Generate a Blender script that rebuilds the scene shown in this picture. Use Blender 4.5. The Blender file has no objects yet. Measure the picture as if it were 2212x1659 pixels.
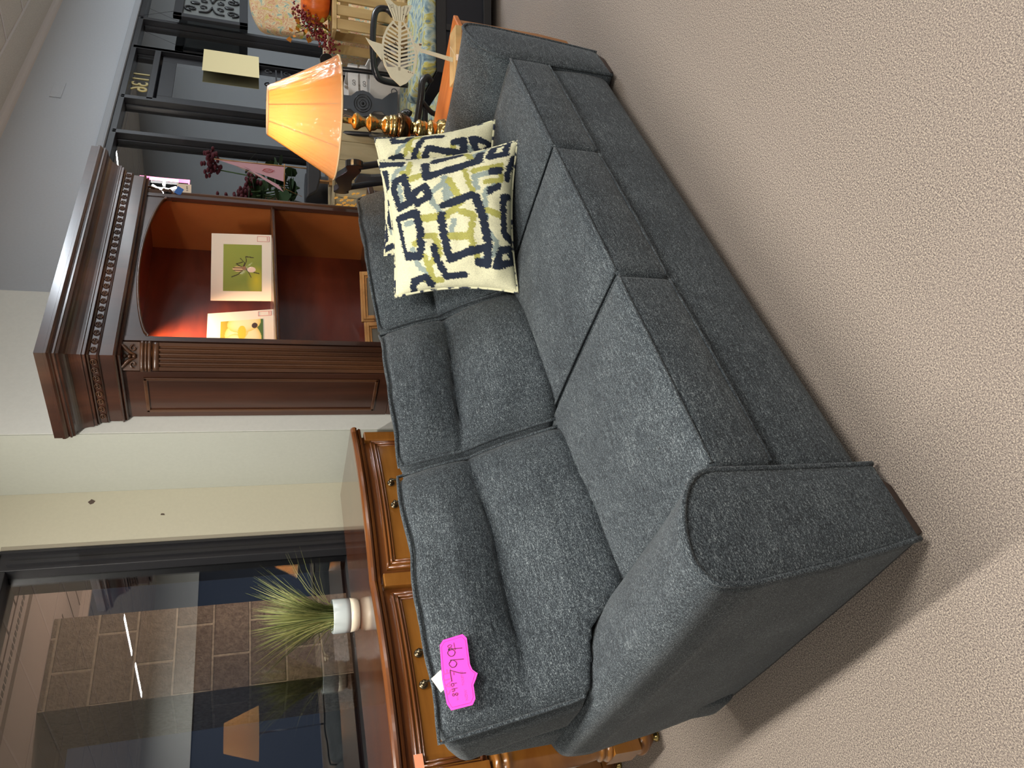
import bpy, bmesh, math, random
from mathutils import Vector, Matrix, noise as mnoise
random.seed(7)
C = bpy.context.scene.collection
PI = math.pi
def lin(c):
    return tuple((v/12.92 if v<=0.04045 else ((v+0.055)/1.055)**2.4) for v in c)
def rgb(r,g,b): return lin((r/255,g/255,b/255))+(1,)

# ---------------------------------------------------------------- geometry collector
class G:
    def __init__(s): s.v=[]; s.f=[]; s.m=[]; s.sm=[]; s.col=None
    def add(s, vs, fs, mi=0, smooth=False):
        b=len(s.v); s.v+= [tuple(p) for p in vs]
        for f in fs: s.f.append(tuple(i+b for i in f)); s.m.append(mi); s.sm.append(smooth)
        return s
    def box(s,x0,x1,y0,y1,z0,z1,mi=0,M=None):
        vs=[(x0,y0,z0),(x1,y0,z0),(x1,y1,z0),(x0,y1,z0),(x0,y0,z1),(x1,y0,z1),(x1,y1,z1),(x0,y1,z1)]
        if M is not None: vs=[tuple(M@Vector(p)) for p in vs]
        return s.add(vs,[(0,3,2,1),(4,5,6,7),(0,1,5,4),(1,2,6,5),(2,3,7,6),(3,0,4,7)],mi)
    def hexa(s,vs,mi=0):
        return s.add(vs,[(0,3,2,1),(4,5,6,7),(0,1,5,4),(1,2,6,5),(2,3,7,6),(3,0,4,7)],mi)
    def beam(s,a,b,w,h,mi=0,up=(0,0,1)):
        a=Vector(a);b=Vector(b);d=(b-a).normalized();u=Vector(up)
        if abs(d.dot(u))>.98: u=Vector((1,0,0))
        r=d.cross(u).normalized();u=r.cross(d)
        P=[a-r*w/2-u*h/2,a+r*w/2-u*h/2,b+r*w/2-u*h/2,b-r*w/2-u*h/2,a-r*w/2+u*h/2,a+r*w/2+u*h/2,b+r*w/2+u*h/2,b-r*w/2+u*h/2]
        return s.hexa(P,mi)
    def prism(s,poly,a,b,axis='y',mi=0,smooth=False,M=None):
        n=len(poly)
        def P(u,v,t):
            p={'y':(u,t,v),'x':(t,u,v),'z':(u,v,t)}[axis]
            return tuple(M@Vector(p)) if M is not None else p
        vs=[P(u,v,a) for u,v in poly]+[P(u,v,b) for u,v in poly]
        k=len(s.v); s.v+=vs
        for i in range(n):
            j=(i+1)%n; s.f.append((k+i,k+j,k+n+j,k+n+i)); s.m.append(mi); s.sm.append(smooth)
        s.f.append(tuple(k+i for i in range(n))[::-1]); s.m.append(mi); s.sm.append(False)
        s.f.append(tuple(k+n+i for i in range(n))); s.m.append(mi); s.sm.append(False)
        return s
    def tube(s,pts,r,n=8,closed=False,mi=0,cap=True):
        P=[Vector(p) for p in pts]; m=len(P); k=len(s.v)
        rr=r if isinstance(r,(list,tuple)) else [r]*m
        prev=None
        for i in range(m):
            if closed: t=(P[(i+1)%m]-P[i-1])
            else: t=P[min(i+1,m-1)]-P[max(i-1,0)]
            if t.length<1e-9: t=Vector((0,0,1))
            t.normalize()
            if prev is None:
                u=Vector((0,0,1)) if abs(t.z)<.9 else Vector((1,0,0))
            else: u=prev
            u=(u-t*u.dot(t))
            if u.length<1e-6: u=t.orthogonal()
            u.normalize(); prev=u; w=t.cross(u)
            for j in range(n):
                a=2*PI*j/n; s.v.append(tuple(P[i]+(u*math.cos(a)+w*math.sin(a))*rr[i]))
        for i in range(m if closed else m-1):
            i2=(i+1)%m
            for j in range(n):
                j2=(j+1)%n
                s.f.append((k+i*n+j,k+i*n+j2,k+i2*n+j2,k+i2*n+j)); s.m.append(mi); s.sm.append(True)
        if cap and not closed:
            s.f.append(tuple(k+j for j in range(n))[::-1]); s.m.append(mi); s.sm.append(False)
            s.f.append(tuple(k+(m-1)*n+j for j in range(n))); s.m.append(mi); s.sm.append(False)
        return s
    def lathe(s,prof,cx=0,cy=0,n=32,mi=0,fn=None,M=None):
        k=len(s.v); m=len(prof)
        for r,z in prof:
            for j in range(n):
                a=2*PI*j/n; q=r*(fn(a,z) if fn else 1); p=(cx+q*math.cos(a),cy+q*math.sin(a),z)
                s.v.append(tuple(M@Vector(p)) if M is not None else p)
        for i in range(m-1):
            for j in range(n):
                j2=(j+1)%n; s.f.append((k+i*n+j,k+i*n+j2,k+(i+1)*n+j2,k+(i+1)*n+j)); s.m.append(mi); s.sm.append(True)
        if prof[0][0]>1e-5: s.f.append(tuple(k+j for j in range(n))[::-1]); s.m.append(mi); s.sm.append(False)
        if prof[-1][0]>1e-5: s.f.append(tuple(k+(m-1)*n+j for j in range(n))); s.m.append(mi); s.sm.append(False)
        return s
    def ball(s,c,r,n=10,mi=0,sc=(1,1,1)):
        m=max(5,n//2+1); k=len(s.v)
        prof=[]
        for i in range(m+1):
            a=-PI/2+PI*i/m
            for j in range(n):
                b=2*PI*j/n; s.v.append((c[0]+r*sc[0]*math.cos(a)*math.cos(b),c[1]+r*sc[1]*math.cos(a)*math.sin(b),c[2]+r*sc[2]*math.sin(a)))
        for i in range(m):
            for j in range(n):
                j2=(j+1)%n; s.f.append((k+i*n+j,k+i*n+j2,k+(i+1)*n+j2,k+(i+1)*n+j)); s.m.append(mi); s.sm.append(True)
        return s
    def soft(s,lo,hi,r,n=(10,10,10),fn=None,mi=0):
        """rounded box with dense grid, optional displacement"""
        lo=Vector(lo);hi=Vector(hi);L=hi-lo
        def axis(a,b,k,r):
            a0,b0=a+r,b-r; out=[a+r*(1-math.cos(t*PI/2/3)) if False else a+r*t/3 for t in range(3)]
            out+=[a0+(b0-a0)*t/k for t in range(k+1)]
            out+=[b0+r*t/3 for t in range(1,4)]
            return out
        A=[axis(lo[i],hi[i],n[i],r) for i in range(3)]
        ids={}
        def vert(i,j,k):
            key=(i,j,k)
            if key in ids: return ids[key]
            p=Vector((A[0][i],A[1][j],A[2][k]))
            q=Vector([min(max(p[a],lo[a]+r),hi[a]-r) for a in range(3)])
            d=p-q
            # spherify the corner region
            if d.length>1e-9:
                dd=d.normalized()
                mx=max(abs(d.x),abs(d.y),abs(d.z))
                p=q+dd*r*(mx/r)
            uvw=Vector([(p[a]-lo[a])/L[a] for a in range(3)])
            if fn: p=fn(p,uvw)
            ids[key]=len(s.v); s.v.append(tuple(p)); return ids[key]
        N=[len(a)-1 for a in A]
        def q(a,b,c,d): s.f.append((a,b,c,d)); s.m.append(mi); s.sm.append(True)
        for i in range(N[0]):
            for j in range(N[1]):
                q(vert(i,j,0),vert(i,j+1,0),vert(i+1,j+1,0),vert(i+1,j,0))
                q(vert(i,j,N[2]),vert(i+1,j,N[2]),vert(i+1,j+1,N[2]),vert(i,j+1,N[2]))
            for k in range(N[2]):
                q(vert(i,0,k),vert(i+1,0,k),vert(i+1,0,k+1),vert(i,0,k+1))
                q(vert(i,N[1],k),vert(i,N[1],k+1),vert(i+1,N[1],k+1),vert(i+1,N[1],k))
        for j in range(N[1]):
            for k in range(N[2]):
                q(vert(0,j,k),vert(0,j,k+1),vert(0,j+1,k+1),vert(0,j+1,k))
                q(vert(N[0],j,k),vert(N[0],j+1,k),vert(N[0],j+1,k+1),vert(N[0],j,k+1))
        return s
    def text(s,txt,M,size=.1,ext=.0008,mi=0,align='CENTER',shear=0):
        cu=bpy.data.curves.new('t','FONT'); cu.body=txt; cu.size=size; cu.extrude=ext; cu.align_x=align; cu.align_y='CENTER'; cu.shear=shear
        o=bpy.data.objects.new('t',cu); C.objects.link(o)
        dg=bpy.context.evaluated_depsgraph_get(); me=bpy.data.meshes.new_from_object(o.evaluated_get(dg))
        vs=[tuple(M@v.co) for v in me.vertices]; fs=[tuple(p.vertices) for p in me.polygons]
        bpy.data.objects.remove(o); bpy.data.curves.remove(cu); bpy.data.meshes.remove(me)
        return s.add(vs,fs,mi)
def build(name,g,mats,parent=None,bevel=0,seg=2,label=None,M=None,smooth=False,sub=0):
    me=bpy.data.meshes.new(name); vs=g.v
    if M is not None: vs=[tuple(M@Vector(p)) for p in vs]
    me.from_pydata(vs,[],g.f)
    if not isinstance(mats,(list,tuple)): mats=[mats]
    for m in mats: me.materials.append(m)
    me.polygons.foreach_set('material_index',g.m); me.polygons.foreach_set('use_smooth',[bool(x) or smooth for x in g.sm])
    if g.col is not None:
        at=me.color_attributes.new('Col','FLOAT_COLOR','POINT')
        flat=[]
        for c in g.col: flat+= [c[0],c[1],c[2],1]
        at.data.foreach_set('color',flat)
    me.validate(); me.update()
    o=bpy.data.objects.new(name,me); C.objects.link(o)
    if parent: o.parent=parent
    if label: o['label']=label
    if bevel:
        b=o.modifiers.new('b','BEVEL'); b.width=bevel; b.segments=seg; b.limit_method='ANGLE'; b.angle_limit=.6; b.harden_normals=False
    if sub:
        b=o.modifiers.new('s','SUBSURF'); b.levels=sub; b.render_levels=sub
    return o
def fixn(o):
    bm=bmesh.new(); bm.from_mesh(o.data); bmesh.ops.recalc_face_normals(bm,faces=bm.faces); bm.to_mesh(o.data); bm.free(); return o
def tag(o,label,cat,group=None,kind=None):
    o['label']=label; o['category']=cat
    if group: o['group']=group
    if kind: o['kind']=kind
    return o
def thing(name,label,cat,loc=(0,0,0),rz=0,group=None):
    o=bpy.data.objects.new(name,None); C.objects.link(o); o.location=loc; o.rotation_euler=(0,0,rz); o.empty_display_size=.1
    return tag(o,label,cat,group)
def struct(name,g,m,bevel=0,parent=None):
    o=build(name,g,m,parent,bevel)
    if not parent: o['kind']='structure'
    return o
def dup(root,loc,rz,label=None,scale=None):
    r=root.copy(); C.objects.link(r); r.location=loc; r.rotation_euler=(0,0,rz)
    if label: r['label']=label
    if scale: r.scale=scale
    for ch in list(root.children):
        c=ch.copy(); C.objects.link(c); c.parent=r
        for gch in list(ch.children):
            d=gch.copy(); C.objects.link(d); d.parent=c
    return r
def catmull(P,n=6,closed=False):
    P=[Vector(p) for p in P]; m=len(P); out=[]
    rng=range(m if closed else m-1)
    for i in rng:
        p0=P[i-1] if (closed or i>0) else P[0]; p1=P[i]; p2=P[(i+1)%m]; p3=P[(i+2)%m] if (closed or i+2<m) else P[-1]
        for k in range(n):
            t=k/n; out.append(.5*((2*p1)+(p2-p0)*t+(2*p0-5*p1+4*p2-p3)*t*t+(3*p1-p0-3*p2+p3)*t**3))
    if not closed: out.append(P[-1])
    return out

# ---------------------------------------------------------------- materials
def newmat(name):
    m=bpy.data.materials.new(name); m.use_nodes=True; nt=m.node_tree; return m,nt,nt.nodes['Principled BSDF']
def flat(name,c,rough=.6,metal=0,spec=.5,coat=0,emit=None,es=0,trans=0):
    m,nt,b=newmat(name); b.inputs['Base Color'].default_value=c; b.inputs['Roughness'].default_value=rough; b.inputs['Metallic'].default_value=metal
    b.inputs['Specular IOR Level'].default_value=spec; b.inputs['Coat Weight'].default_value=coat; b.inputs['Coat Roughness'].default_value=.12
    if emit: b.inputs['Emission Color'].default_value=emit; b.inputs['Emission Strength'].default_value=es
    return m
def noisy(name,stops,scale=10,stretch=(1,1,1),rough=.6,bump=0,detail=6,metal=0,coat=0,spec=.5,mix=None,bdist=.001,rough2=None,distort=0,rot=(0,0,0),nrough=.55,sheen=0):
    """stops: [(pos,color)...]; mix=(scale,amount,color): second large-scale noise mixed in"""
    m,nt,b=newmat(name); N=nt.nodes; L=nt.links
    tc=N.new('ShaderNodeTexCoord'); mp=N.new('ShaderNodeMapping'); mp.inputs['Scale'].default_value=stretch; mp.inputs['Rotation'].default_value=rot; L.new(tc.outputs['Object'],mp.inputs['Vector'])
    n=N.new('ShaderNodeTexNoise'); n.inputs['Scale'].default_value=scale; n.inputs['Detail'].default_value=detail; n.inputs['Roughness'].default_value=nrough; n.inputs['Distortion'].default_value=distort
    L.new(mp.outputs[0],n.inputs['Vector'])
    cr=N.new('ShaderNodeValToRGB'); e=cr.color_ramp.elements
    while len(e)<len(stops): e.new(.5)
    for i,(p,c) in enumerate(stops): e[i].position=p; e[i].color=c
    L.new(n.outputs['Fac'],cr.inputs['Fac']); out=cr.outputs['Color']
    if mix:
        n2=N.new('ShaderNodeTexNoise'); n2.inputs['Scale'].default_value=mix[0]; n2.inputs['Detail'].default_value=3; L.new(tc.outputs['Object'],n2.inputs['Vector'])
        c2=N.new('ShaderNodeValToRGB'); c2.color_ramp.elements[0].position=.38; c2.color_ramp.elements[1].position=.66; L.new(n2.outputs['Fac'],c2.inputs['Fac'])
        mm=N.new('ShaderNodeMath'); mm.operation='MULTIPLY'; mm.inputs[1].default_value=mix[1]; L.new(c2.outputs['Color'],mm.inputs[0])
        mx=N.new('ShaderNodeMix'); mx.data_type='RGBA'; L.new(mm.outputs[0],mx.inputs['Factor']); L.new(out,mx.inputs['A']); mx.inputs['B'].default_value=mix[2]; out=mx.outputs['Result']
    L.new(out,b.inputs['Base Color'])
    b.inputs['Roughness'].default_value=rough; b.inputs['Metallic'].default_value=metal; b.inputs['Coat Weight'].default_value=coat; b.inputs['Coat Roughness'].default_value=.15; b.inputs['Specular IOR Level'].default_value=spec
    if sheen: b.inputs['Sheen Weight'].default_value=sheen; b.inputs['Sheen Roughness'].default_value=.6
    if bump:
        bp=N.new('ShaderNodeBump'); bp.inputs['Strength'].default_value=bump; bp.inputs['Distance'].default_value=bdist; L.new(n.outputs['Fac'],bp.inputs['Height']); L.new(bp.outputs[0],b.inputs['Normal'])
    return m
def vcol(name,rough=.7,bump=0,weave=0,spec=.4):
    m,nt,b=newmat(name); N=nt.nodes; L=nt.links
    a=N.new('ShaderNodeAttribute'); a.attribute_name='Col'; out=a.outputs['Color']
    tc=N.new('ShaderNodeTexCoord'); n=N.new('ShaderNodeTexNoise'); n.inputs['Scale'].default_value=weave or 300; n.inputs['Detail'].default_value=3; L.new(tc.outputs['Object'],n.inputs['Vector'])
    if weave:
        mr=N.new('ShaderNodeMapRange'); mr.inputs['From Min'].default_value=.3; mr.inputs['From Max'].default_value=.7; mr.inputs['To Min'].default_value=.78; mr.inputs['To Max'].default_value=1.12; L.new(n.outputs['Fac'],mr.inputs['Value'])
        vm=N.new('ShaderNodeVectorMath'); vm.operation='SCALE'; L.new(out,vm.inputs[0]); L.new(mr.outputs[0],vm.inputs['Scale']); out=vm.outputs[0]
    L.new(out,b.inputs['Base Color']); b.inputs['Roughness'].default_value=rough; b.inputs['Specular IOR Level'].default_value=spec
    if bump:
        bp=N.new('ShaderNodeBump'); bp.inputs['Strength'].default_value=bump; bp.inputs['Distance'].default_value=.0015; L.new(n.outputs['Fac'],bp.inputs['Height']); L.new(bp.outputs[0],b.inputs['Normal'])
    return m
# charcoal chenille upholstery: fine stretched threads plus mottling
def chenille():
    m,nt,b=newmat('charcoal_chenille'); N=nt.nodes; L=nt.links
    tc=N.new('ShaderNodeTexCoord')
    def nz(scale,st,det=2,rough=.5):
        mp=N.new('ShaderNodeMapping'); mp.inputs['Scale'].default_value=st; L.new(tc.outputs['Object'],mp.inputs['Vector'])
        n=N.new('ShaderNodeTexNoise'); n.inputs['Scale'].default_value=scale; n.inputs['Detail'].default_value=det; n.inputs['Roughness'].default_value=rough; L.new(mp.outputs[0],n.inputs['Vector']); return n.outputs['Fac']
    a=nz(520,(.42,1,1),2,.75); s=nz(150,(.22,1.5,1.5),3,.6); c=nz(5,(1,1,1),4,.6)
    def op(o,x,y):
        k=N.new('ShaderNodeMath'); k.operation=o
        for i,v in enumerate((x,y)):
            if isinstance(v,(int,float)): k.inputs[i].default_value=v
            else: L.new(v,k.inputs[i])
        return k.outputs[0]
    f=op('ADD',op('MULTIPLY',a,.68),op('ADD',op('MULTIPLY',s,.22),op('MULTIPLY',c,.10)))
    cr=N.new('ShaderNodeValToRGB'); e=cr.color_ramp.elements; e.new(.5); e.new(.5)
    for i,(p,cc) in enumerate([(.37,rgb(16,20,23)),(.46,rgb(40,46,51)),(.54,rgb(64,72,78)),(.66,rgb(140,148,150))]): e[i].position=p; e[i].color=cc
    L.new(f,cr.inputs['Fac']); L.new(cr.outputs['Color'],b.inputs['Base Color'])
    b.inputs['Roughness'].default_value=.85; b.inputs['Specular IOR Level'].default_value=.25; b.inputs['Sheen Weight'].default_value=.08; b.inputs['Sheen Roughness'].default_value=.5
    bp=N.new('ShaderNodeBump'); bp.inputs['Strength'].default_value=.6; bp.inputs['Distance'].default_value=.0012; L.new(f,bp.inputs['Height']); L.new(bp.outputs[0],b.inputs['Normal'])
    return m
def wood(name,dark,mid,light,scale=6,stretch=(1,12,12),rough=.35,coat=.4,bump=.05,distort=.6,mix=None,spec=.5):
    return noisy(name,[(.3,dark),(.5,mid),(.72,light)],scale,stretch,rough,bump,8,0,coat,spec,mix,.0006,distort=distort)
def glassy(name,tint=(1,1,1,1),ior=1.5,boost=1.0,alpha=0.0,acol=(1,1,1,1)):
    m=bpy.data.materials.new(name); m.use_nodes=True; nt=m.node_tree; N=nt.nodes; L=nt.links; N.clear()
    o=N.new('ShaderNodeOutputMaterial'); t=N.new('ShaderNodeBsdfTransparent'); t.inputs[0].default_value=tint
    g=N.new('ShaderNodeBsdfGlossy'); g.inputs['Roughness'].default_value=.005; g.inputs['Color'].default_value=(1,1,1,1)
    f=N.new('ShaderNodeFresnel'); f.inputs[0].default_value=ior; k=N.new('ShaderNodeMath'); k.operation='MULTIPLY'; k.use_clamp=True; k.inputs[1].default_value=boost; L.new(f.outputs[0],k.inputs[0])
    mx=N.new('ShaderNodeMixShader'); L.new(k.outputs[0],mx.inputs[0]); L.new(t.outputs[0],mx.inputs[1]); L.new(g.outputs[0],mx.inputs[2]); L.new(mx.outputs[0],o.inputs[0])
    return m
FAB=chenille()
W_CHERRY=wood('cherry_wood_dark',rgb(42,24,17),rgb(64,37,26),rgb(88,53,36),5,(1,1,.12),.3,.5,.04,.5)
W_CHERRYF=wood('cherry_wood_fluted',rgb(52,30,18),rgb(80,50,30),rgb(104,68,40),5,(1,1,.12),.32,.4,.04,.5)
W_IN=wood('cherry_wood_interior',rgb(70,26,16),rgb(98,38,22),rgb(124,54,30),4,(.3,1,1.5),.35,.4,.03,.4)
W_HONEY=wood('honey_maple',rgb(114,68,24),rgb(146,95,38),rgb(172,120,56),3,(.35,1,1.4),.25,.6,.03,.8,mix=(3,.5,rgb(112,62,20)))
W_HONEYD=wood('honey_maple_dark',rgb(74,38,18),rgb(104,58,28),rgb(132,80,38),5,(.25,1,1),.22,.7,.03,.6)
W_TOP=wood('sideboard_top_wood',rgb(64,34,18),rgb(88,48,26),rgb(110,62,32),4,(.2,1,1),.12,.8,.0,.5)
W_OAK=wood('orange_oak',rgb(156,80,24),rgb(194,108,38),rgb(214,132,58),14,(1,.12,1),.4,.15,.08,.8)
W_PINE=wood('pale_pine',rgb(156,126,80),rgb(184,154,102),rgb(204,176,124),7,(1,1,.15),.6,0,.05,.6)
W_PLANK=wood('weathered_plank',rgb(130,112,84),rgb(178,160,122),rgb(202,184,144),10,(1,1,.08),.75,0,.2,.8)
BLK=flat('black_lacquer',rgb(26,28,32),.28,coat=.4)
BLKM=flat('black_painted_aluminium',rgb(34,34,37),.4)
DKLEG=wood('espresso_leg',rgb(40,26,22),rgb(52,34,28),rgb(62,42,34),8,(1,1,1),.5,.1)
BRASS=flat('polished_brass',rgb(196,172,112),.18,1)
BRASSD=flat('antique_brass',rgb(92,74,52),.2,1)
BRONZE=flat('antique_bronze_hardware',rgb(110,100,80),.3,1)
WHITE=flat('white_paint',rgb(225,222,214),.6)
PAPER=flat('cream_paper',rgb(232,222,205),.8)
INK=flat('black_ink',rgb(25,25,28),.6)
REDINK=flat('red_ink',rgb(200,60,70),.7)
def paint(name,c,bump=.02,sc=60):
    d=tuple(x*.965 for x in c[:3])+(1,)
    return noisy(name,[(.35,d),(.65,c)],sc,(1,1,1),.75,bump,4,bdist=.002,spec=.3)
# ================================================================ camera
H=1.45
cam_d=bpy.data.cameras.new('camera'); cam=bpy.data.objects.new('camera',cam_d); C.objects.link(cam); bpy.context.scene.camera=cam
yaw,pitch,roll=0.784888823,0.348950299,0.00607179534
cy,sy,cp,sp=math.cos(yaw),math.sin(yaw),math.cos(pitch),math.sin(pitch)
fw=Vector((sy*cp,cy*cp,-sp)); ri=Vector((cy,-sy,0)); up=ri.cross(fw); cr_,sr_=math.cos(roll),math.sin(roll)
r2=cr_*ri+sr_*up; u2=-sr_*ri+cr_*up
R3=Matrix((-u2,r2,-fw)).transposed()          # the phone was held on its side: picture right is world down
cam.matrix_world=Matrix.Translation((0,0,H))@R3.to_4x4()
cam_d.sensor_width=36; cam_d.lens=1600/2212*36; cam_d.clip_start=.05

# ================================================================ setting
CARPET=noisy('carpet_pile',[(.36,rgb(76,69,67)),(.5,rgb(136,126,119)),(.63,rgb(194,181,163))],290,(1,1,1),.95,.7,3,spec=.1,bdist=.003,mix=(1.2,.22,rgb(150,138,130)),nrough=.75)
P_COOL=paint('cool_grey_paint',rgb(204,211,218)); P_WHITE=paint('white_wall_paint',rgb(222,224,218)); P_CREAM=paint('cream_wall_paint',rgb(194,190,170)); P_SAGE=paint('pale_sage_paint',rgb(184,187,177))
P_BLUE=paint('slate_blue_paint',rgb(180,186,190)); P_BLUED=paint('dark_slate_paint',rgb(60,66,78))
CEIL=noisy('ceiling_tile',[(.4,rgb(196,190,180)),(.6,rgb(216,210,200))],160,(1,1,1),.9,.3,4,spec=.2)
GRID=flat('ceiling_grid_white',rgb(214,208,204),.5)
XL,XR,YB=-4.0,13.0,-8.7; ZC=3.12; YW=3.15
struct('floor',G().box(XL,XR,YB,3.4,-.1,0),CARPET)
struct('ceiling',G().box(XL,XR,YB,3.4,ZC,ZC+.1),CEIL)
g=G()
y=2.80
while y>YB: g.box(XL,XR,y-.012,y+.012,ZC-.006,ZC); y-=1.22
x=6.37-.61*17
while x<XR: g.box(x-.012,x+.012,YB,2.80,ZC-.0055,ZC); x+=.61
struct('trim_1',g,GRID)
struct('wall_left',G().box(XL-.1,XL,YB,3.4,0,ZC),P_BLUE)
struct('wall_right',G().box(XR,XR+.1,YB,3.4,0,ZC),P_BLUE)
struct('wall_front',G().box(XL,XR,YB-.1,YB,0,2.3),P_BLUED); struct('trim_2',G().box(XL,XR,YB,YB+.06,2.3,ZC),P_WHITE)
# street side wall: header over the shopfront, the white column, the cream strip and the parts round the left window
struct('wall_back',G().box(3.375,XR,YW,3.4,2.42,ZC),P_COOL)
struct('wall_column',G().box(2.42,3.375,2.74,3.4,0,ZC),P_WHITE)
g=G(); g.box(2.135,2.42,YW,3.4,0,ZC,0).box(XL,2.135,YW,3.4,2.42,ZC,0).box(XL,2.135,YW,3.4,0,.94,1); struct('wall_window_side',g,[P_CREAM,P_WHITE])
struct('trim_3',G().box(2.414,2.4195,2.742,3.149,0,ZC),P_SAGE)
# quarter round between header and ceiling
pr=[(YW,ZC-.05),(YW,ZC),(YW-.045,ZC)]+[(YW-.045+.045*math.sin(a)*1,ZC-.05*(1-math.cos(a))-.002) for a in [PI/2*k/6 for k in range(1,6)]]
struct('trim_4',G().prism(pr,3.375,XR,'x'),GRID)
struct('trim_5',G().box(3.38,XR,YW-.018,YW,2.42,2.475).box(3.38,XR,YW-.03,YW-.018,2.42,2.432),flat('wall_edge_trim',rgb(176,182,188),.6),bevel=.004)
struct('baseboard_back',G().box(XL,2.41,YW-.015,YW,0,.1),flat('vinyl_base',rgb(96,74,62),.6))
# chips and nail marks
CHP=flat('chipped_plaster',rgb(88,74,66),.9)
for lab,L_ in (('larger dark chip in the cream paint, nearer the ceiling',[(2.36,.000),(2.372,.016),(2.356,.03),(2.342,.018),(2.348,.006)]),('tiny dark nick in the cream paint, lower than the larger chip',[(2.262,-.30),(2.27,-.297),(2.272,-.285),(2.264,-.282)])):
    tag(build('wall_chip',G().prism([(a_,2.09+b_) for a_,b_ in L_],YW-.0015,YW,'y'),CHP),lab,'wall mark')
g=G(); g.box(6.28,6.54,YW-.008,YW,2.80,2.88); o=build('wall_plate',g,P_COOL,bevel=.002); tag(o,'small rectangular plate painted over on the wall above the door','plate')
# ---- left window
GLASS=glassy('window_glass',(.93,.95,.95,1),1.52,3.0)
win=G(); win.box(2.02,2.135,3.16,3.36,.94,2.42); win.box(XL,2.02,3.16,3.36,2.385,2.42); win.box(XL,2.02,3.13,3.36,.94,.965)
w1=struct('window_1',win,BLKM,bevel=.004)
g=G(); g.box(2.045,2.062,3.146,3.162,.965,2.385,0).box(2.10,2.112,3.146,3.162,.965,2.42,0).box(2.118,2.135,3.148,3.16,.965,2.42,1)
build('window_bead',g,[BLKM,flat('chipped_paint_edge',rgb(150,144,128),.8)],w1)
build('window_pane',G().box(XL,2.02,3.218,3.224,.96,2.39),GLASS,w1)
# ---- shopfront windows and door right of the column
zb,zt=.12,2.40
def mull(g,x,w=.052,z0=zb,z1=zt): g.box(x-w/2,x+w/2,YW,YW+.13,z0,z1); g.box(x-w/2-.012,x+w/2+.012,YW+.055,YW+.075,z0,z1)
def bay(n,x0,x1,left=True):
    g=G(); g.box(x0,x1,YW,YW+.13,zt-.03,2.42).box(x0,x1,YW,YW+.13,zb-.02,zb+.06); 
    if left: mull(g,x0)
    o=struct('window_%d'%n,g,BLKM,bevel=.003); build('window_pane',G().box(x0,x1,YW+.062,YW+.068,zb,zt-.02),GLASS,o); return o
XM=[3.40,5.87,6.46,7.46,8.14,10.6,XR]
bay(2,XM[0],XM[1]); bay(3,XM[1],XM[2]); bay(4,XM[3],XM[4]); bay(5,XM[4],XM[5]); bay(6,XM[5],XM[6])
struct('wall_sill',G().box(3.375,6.46,YW-.01,3.3,0,.12).box(7.46,XR,YW-.01,3.3,0,.12),BLKM)
g=G(); mull(g,XM[2],.055,0); mull(g,XM[3],.055,0); g.box(XM[2],XM[3],YW,YW+.13,zt-.03,2.42); g.box(XM[2],XM[3],YW,YW+.12,2.165,2.215)
d1=struct('door_1',g,BLKM,bevel=.003)
build('transom_pane',G().box(XM[2],XM[3],YW+.07,YW+.075,2.2,2.39),GLASS,d1)
g=G(); g.box(6.50,6.62,YW+.04,YW+.085,.02,2.15).box(7.31,7.425,YW+.04,YW+.085,.02,2.15).box(6.62,7.31,YW+.04,YW+.085,2.03,2.15).box(6.62,7.31,YW+.04,YW+.085,.02,.26)
build('door_leaf',g,BLKM,d1,bevel=.004)
build('door_pane',G().box(6.62,7.31,YW+.042,YW+.048,.26,2.03),GLASS,d1)
g=G()
for z in (1.12,1.17): g.beam((6.64,YW-.02,z),(7.30,YW-.02,z),.02,.014)
for sx_ in (6.66,7.26):
    for sgn in (1,-1):
        g.tube([(sx_+.045*(1-k/16)*math.cos(k*.55),YW-.02,1.145+sgn*(.085+.0)+.045*(1-k/16)*math.sin(k*.55)) for k in range(14)],.006,6)
build('push_bar',g,BLKM,d1)
# house number on the transom, read from outside
g=G(); Mt=Matrix.Translation((6.90,YW+.066,2.292))@Matrix.Rotation(PI/2,4,'X')@Matrix.Scale(-1,4,(1,0,0))
g.text('1136',Mt,size=.19,ext=.001); o=build('house_number',g,flat('gold_number_vinyl',rgb(206,190,128),.5)); tag(o,'gold house number 1136 on the transom glass above the door, mirrored from inside','number')
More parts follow.
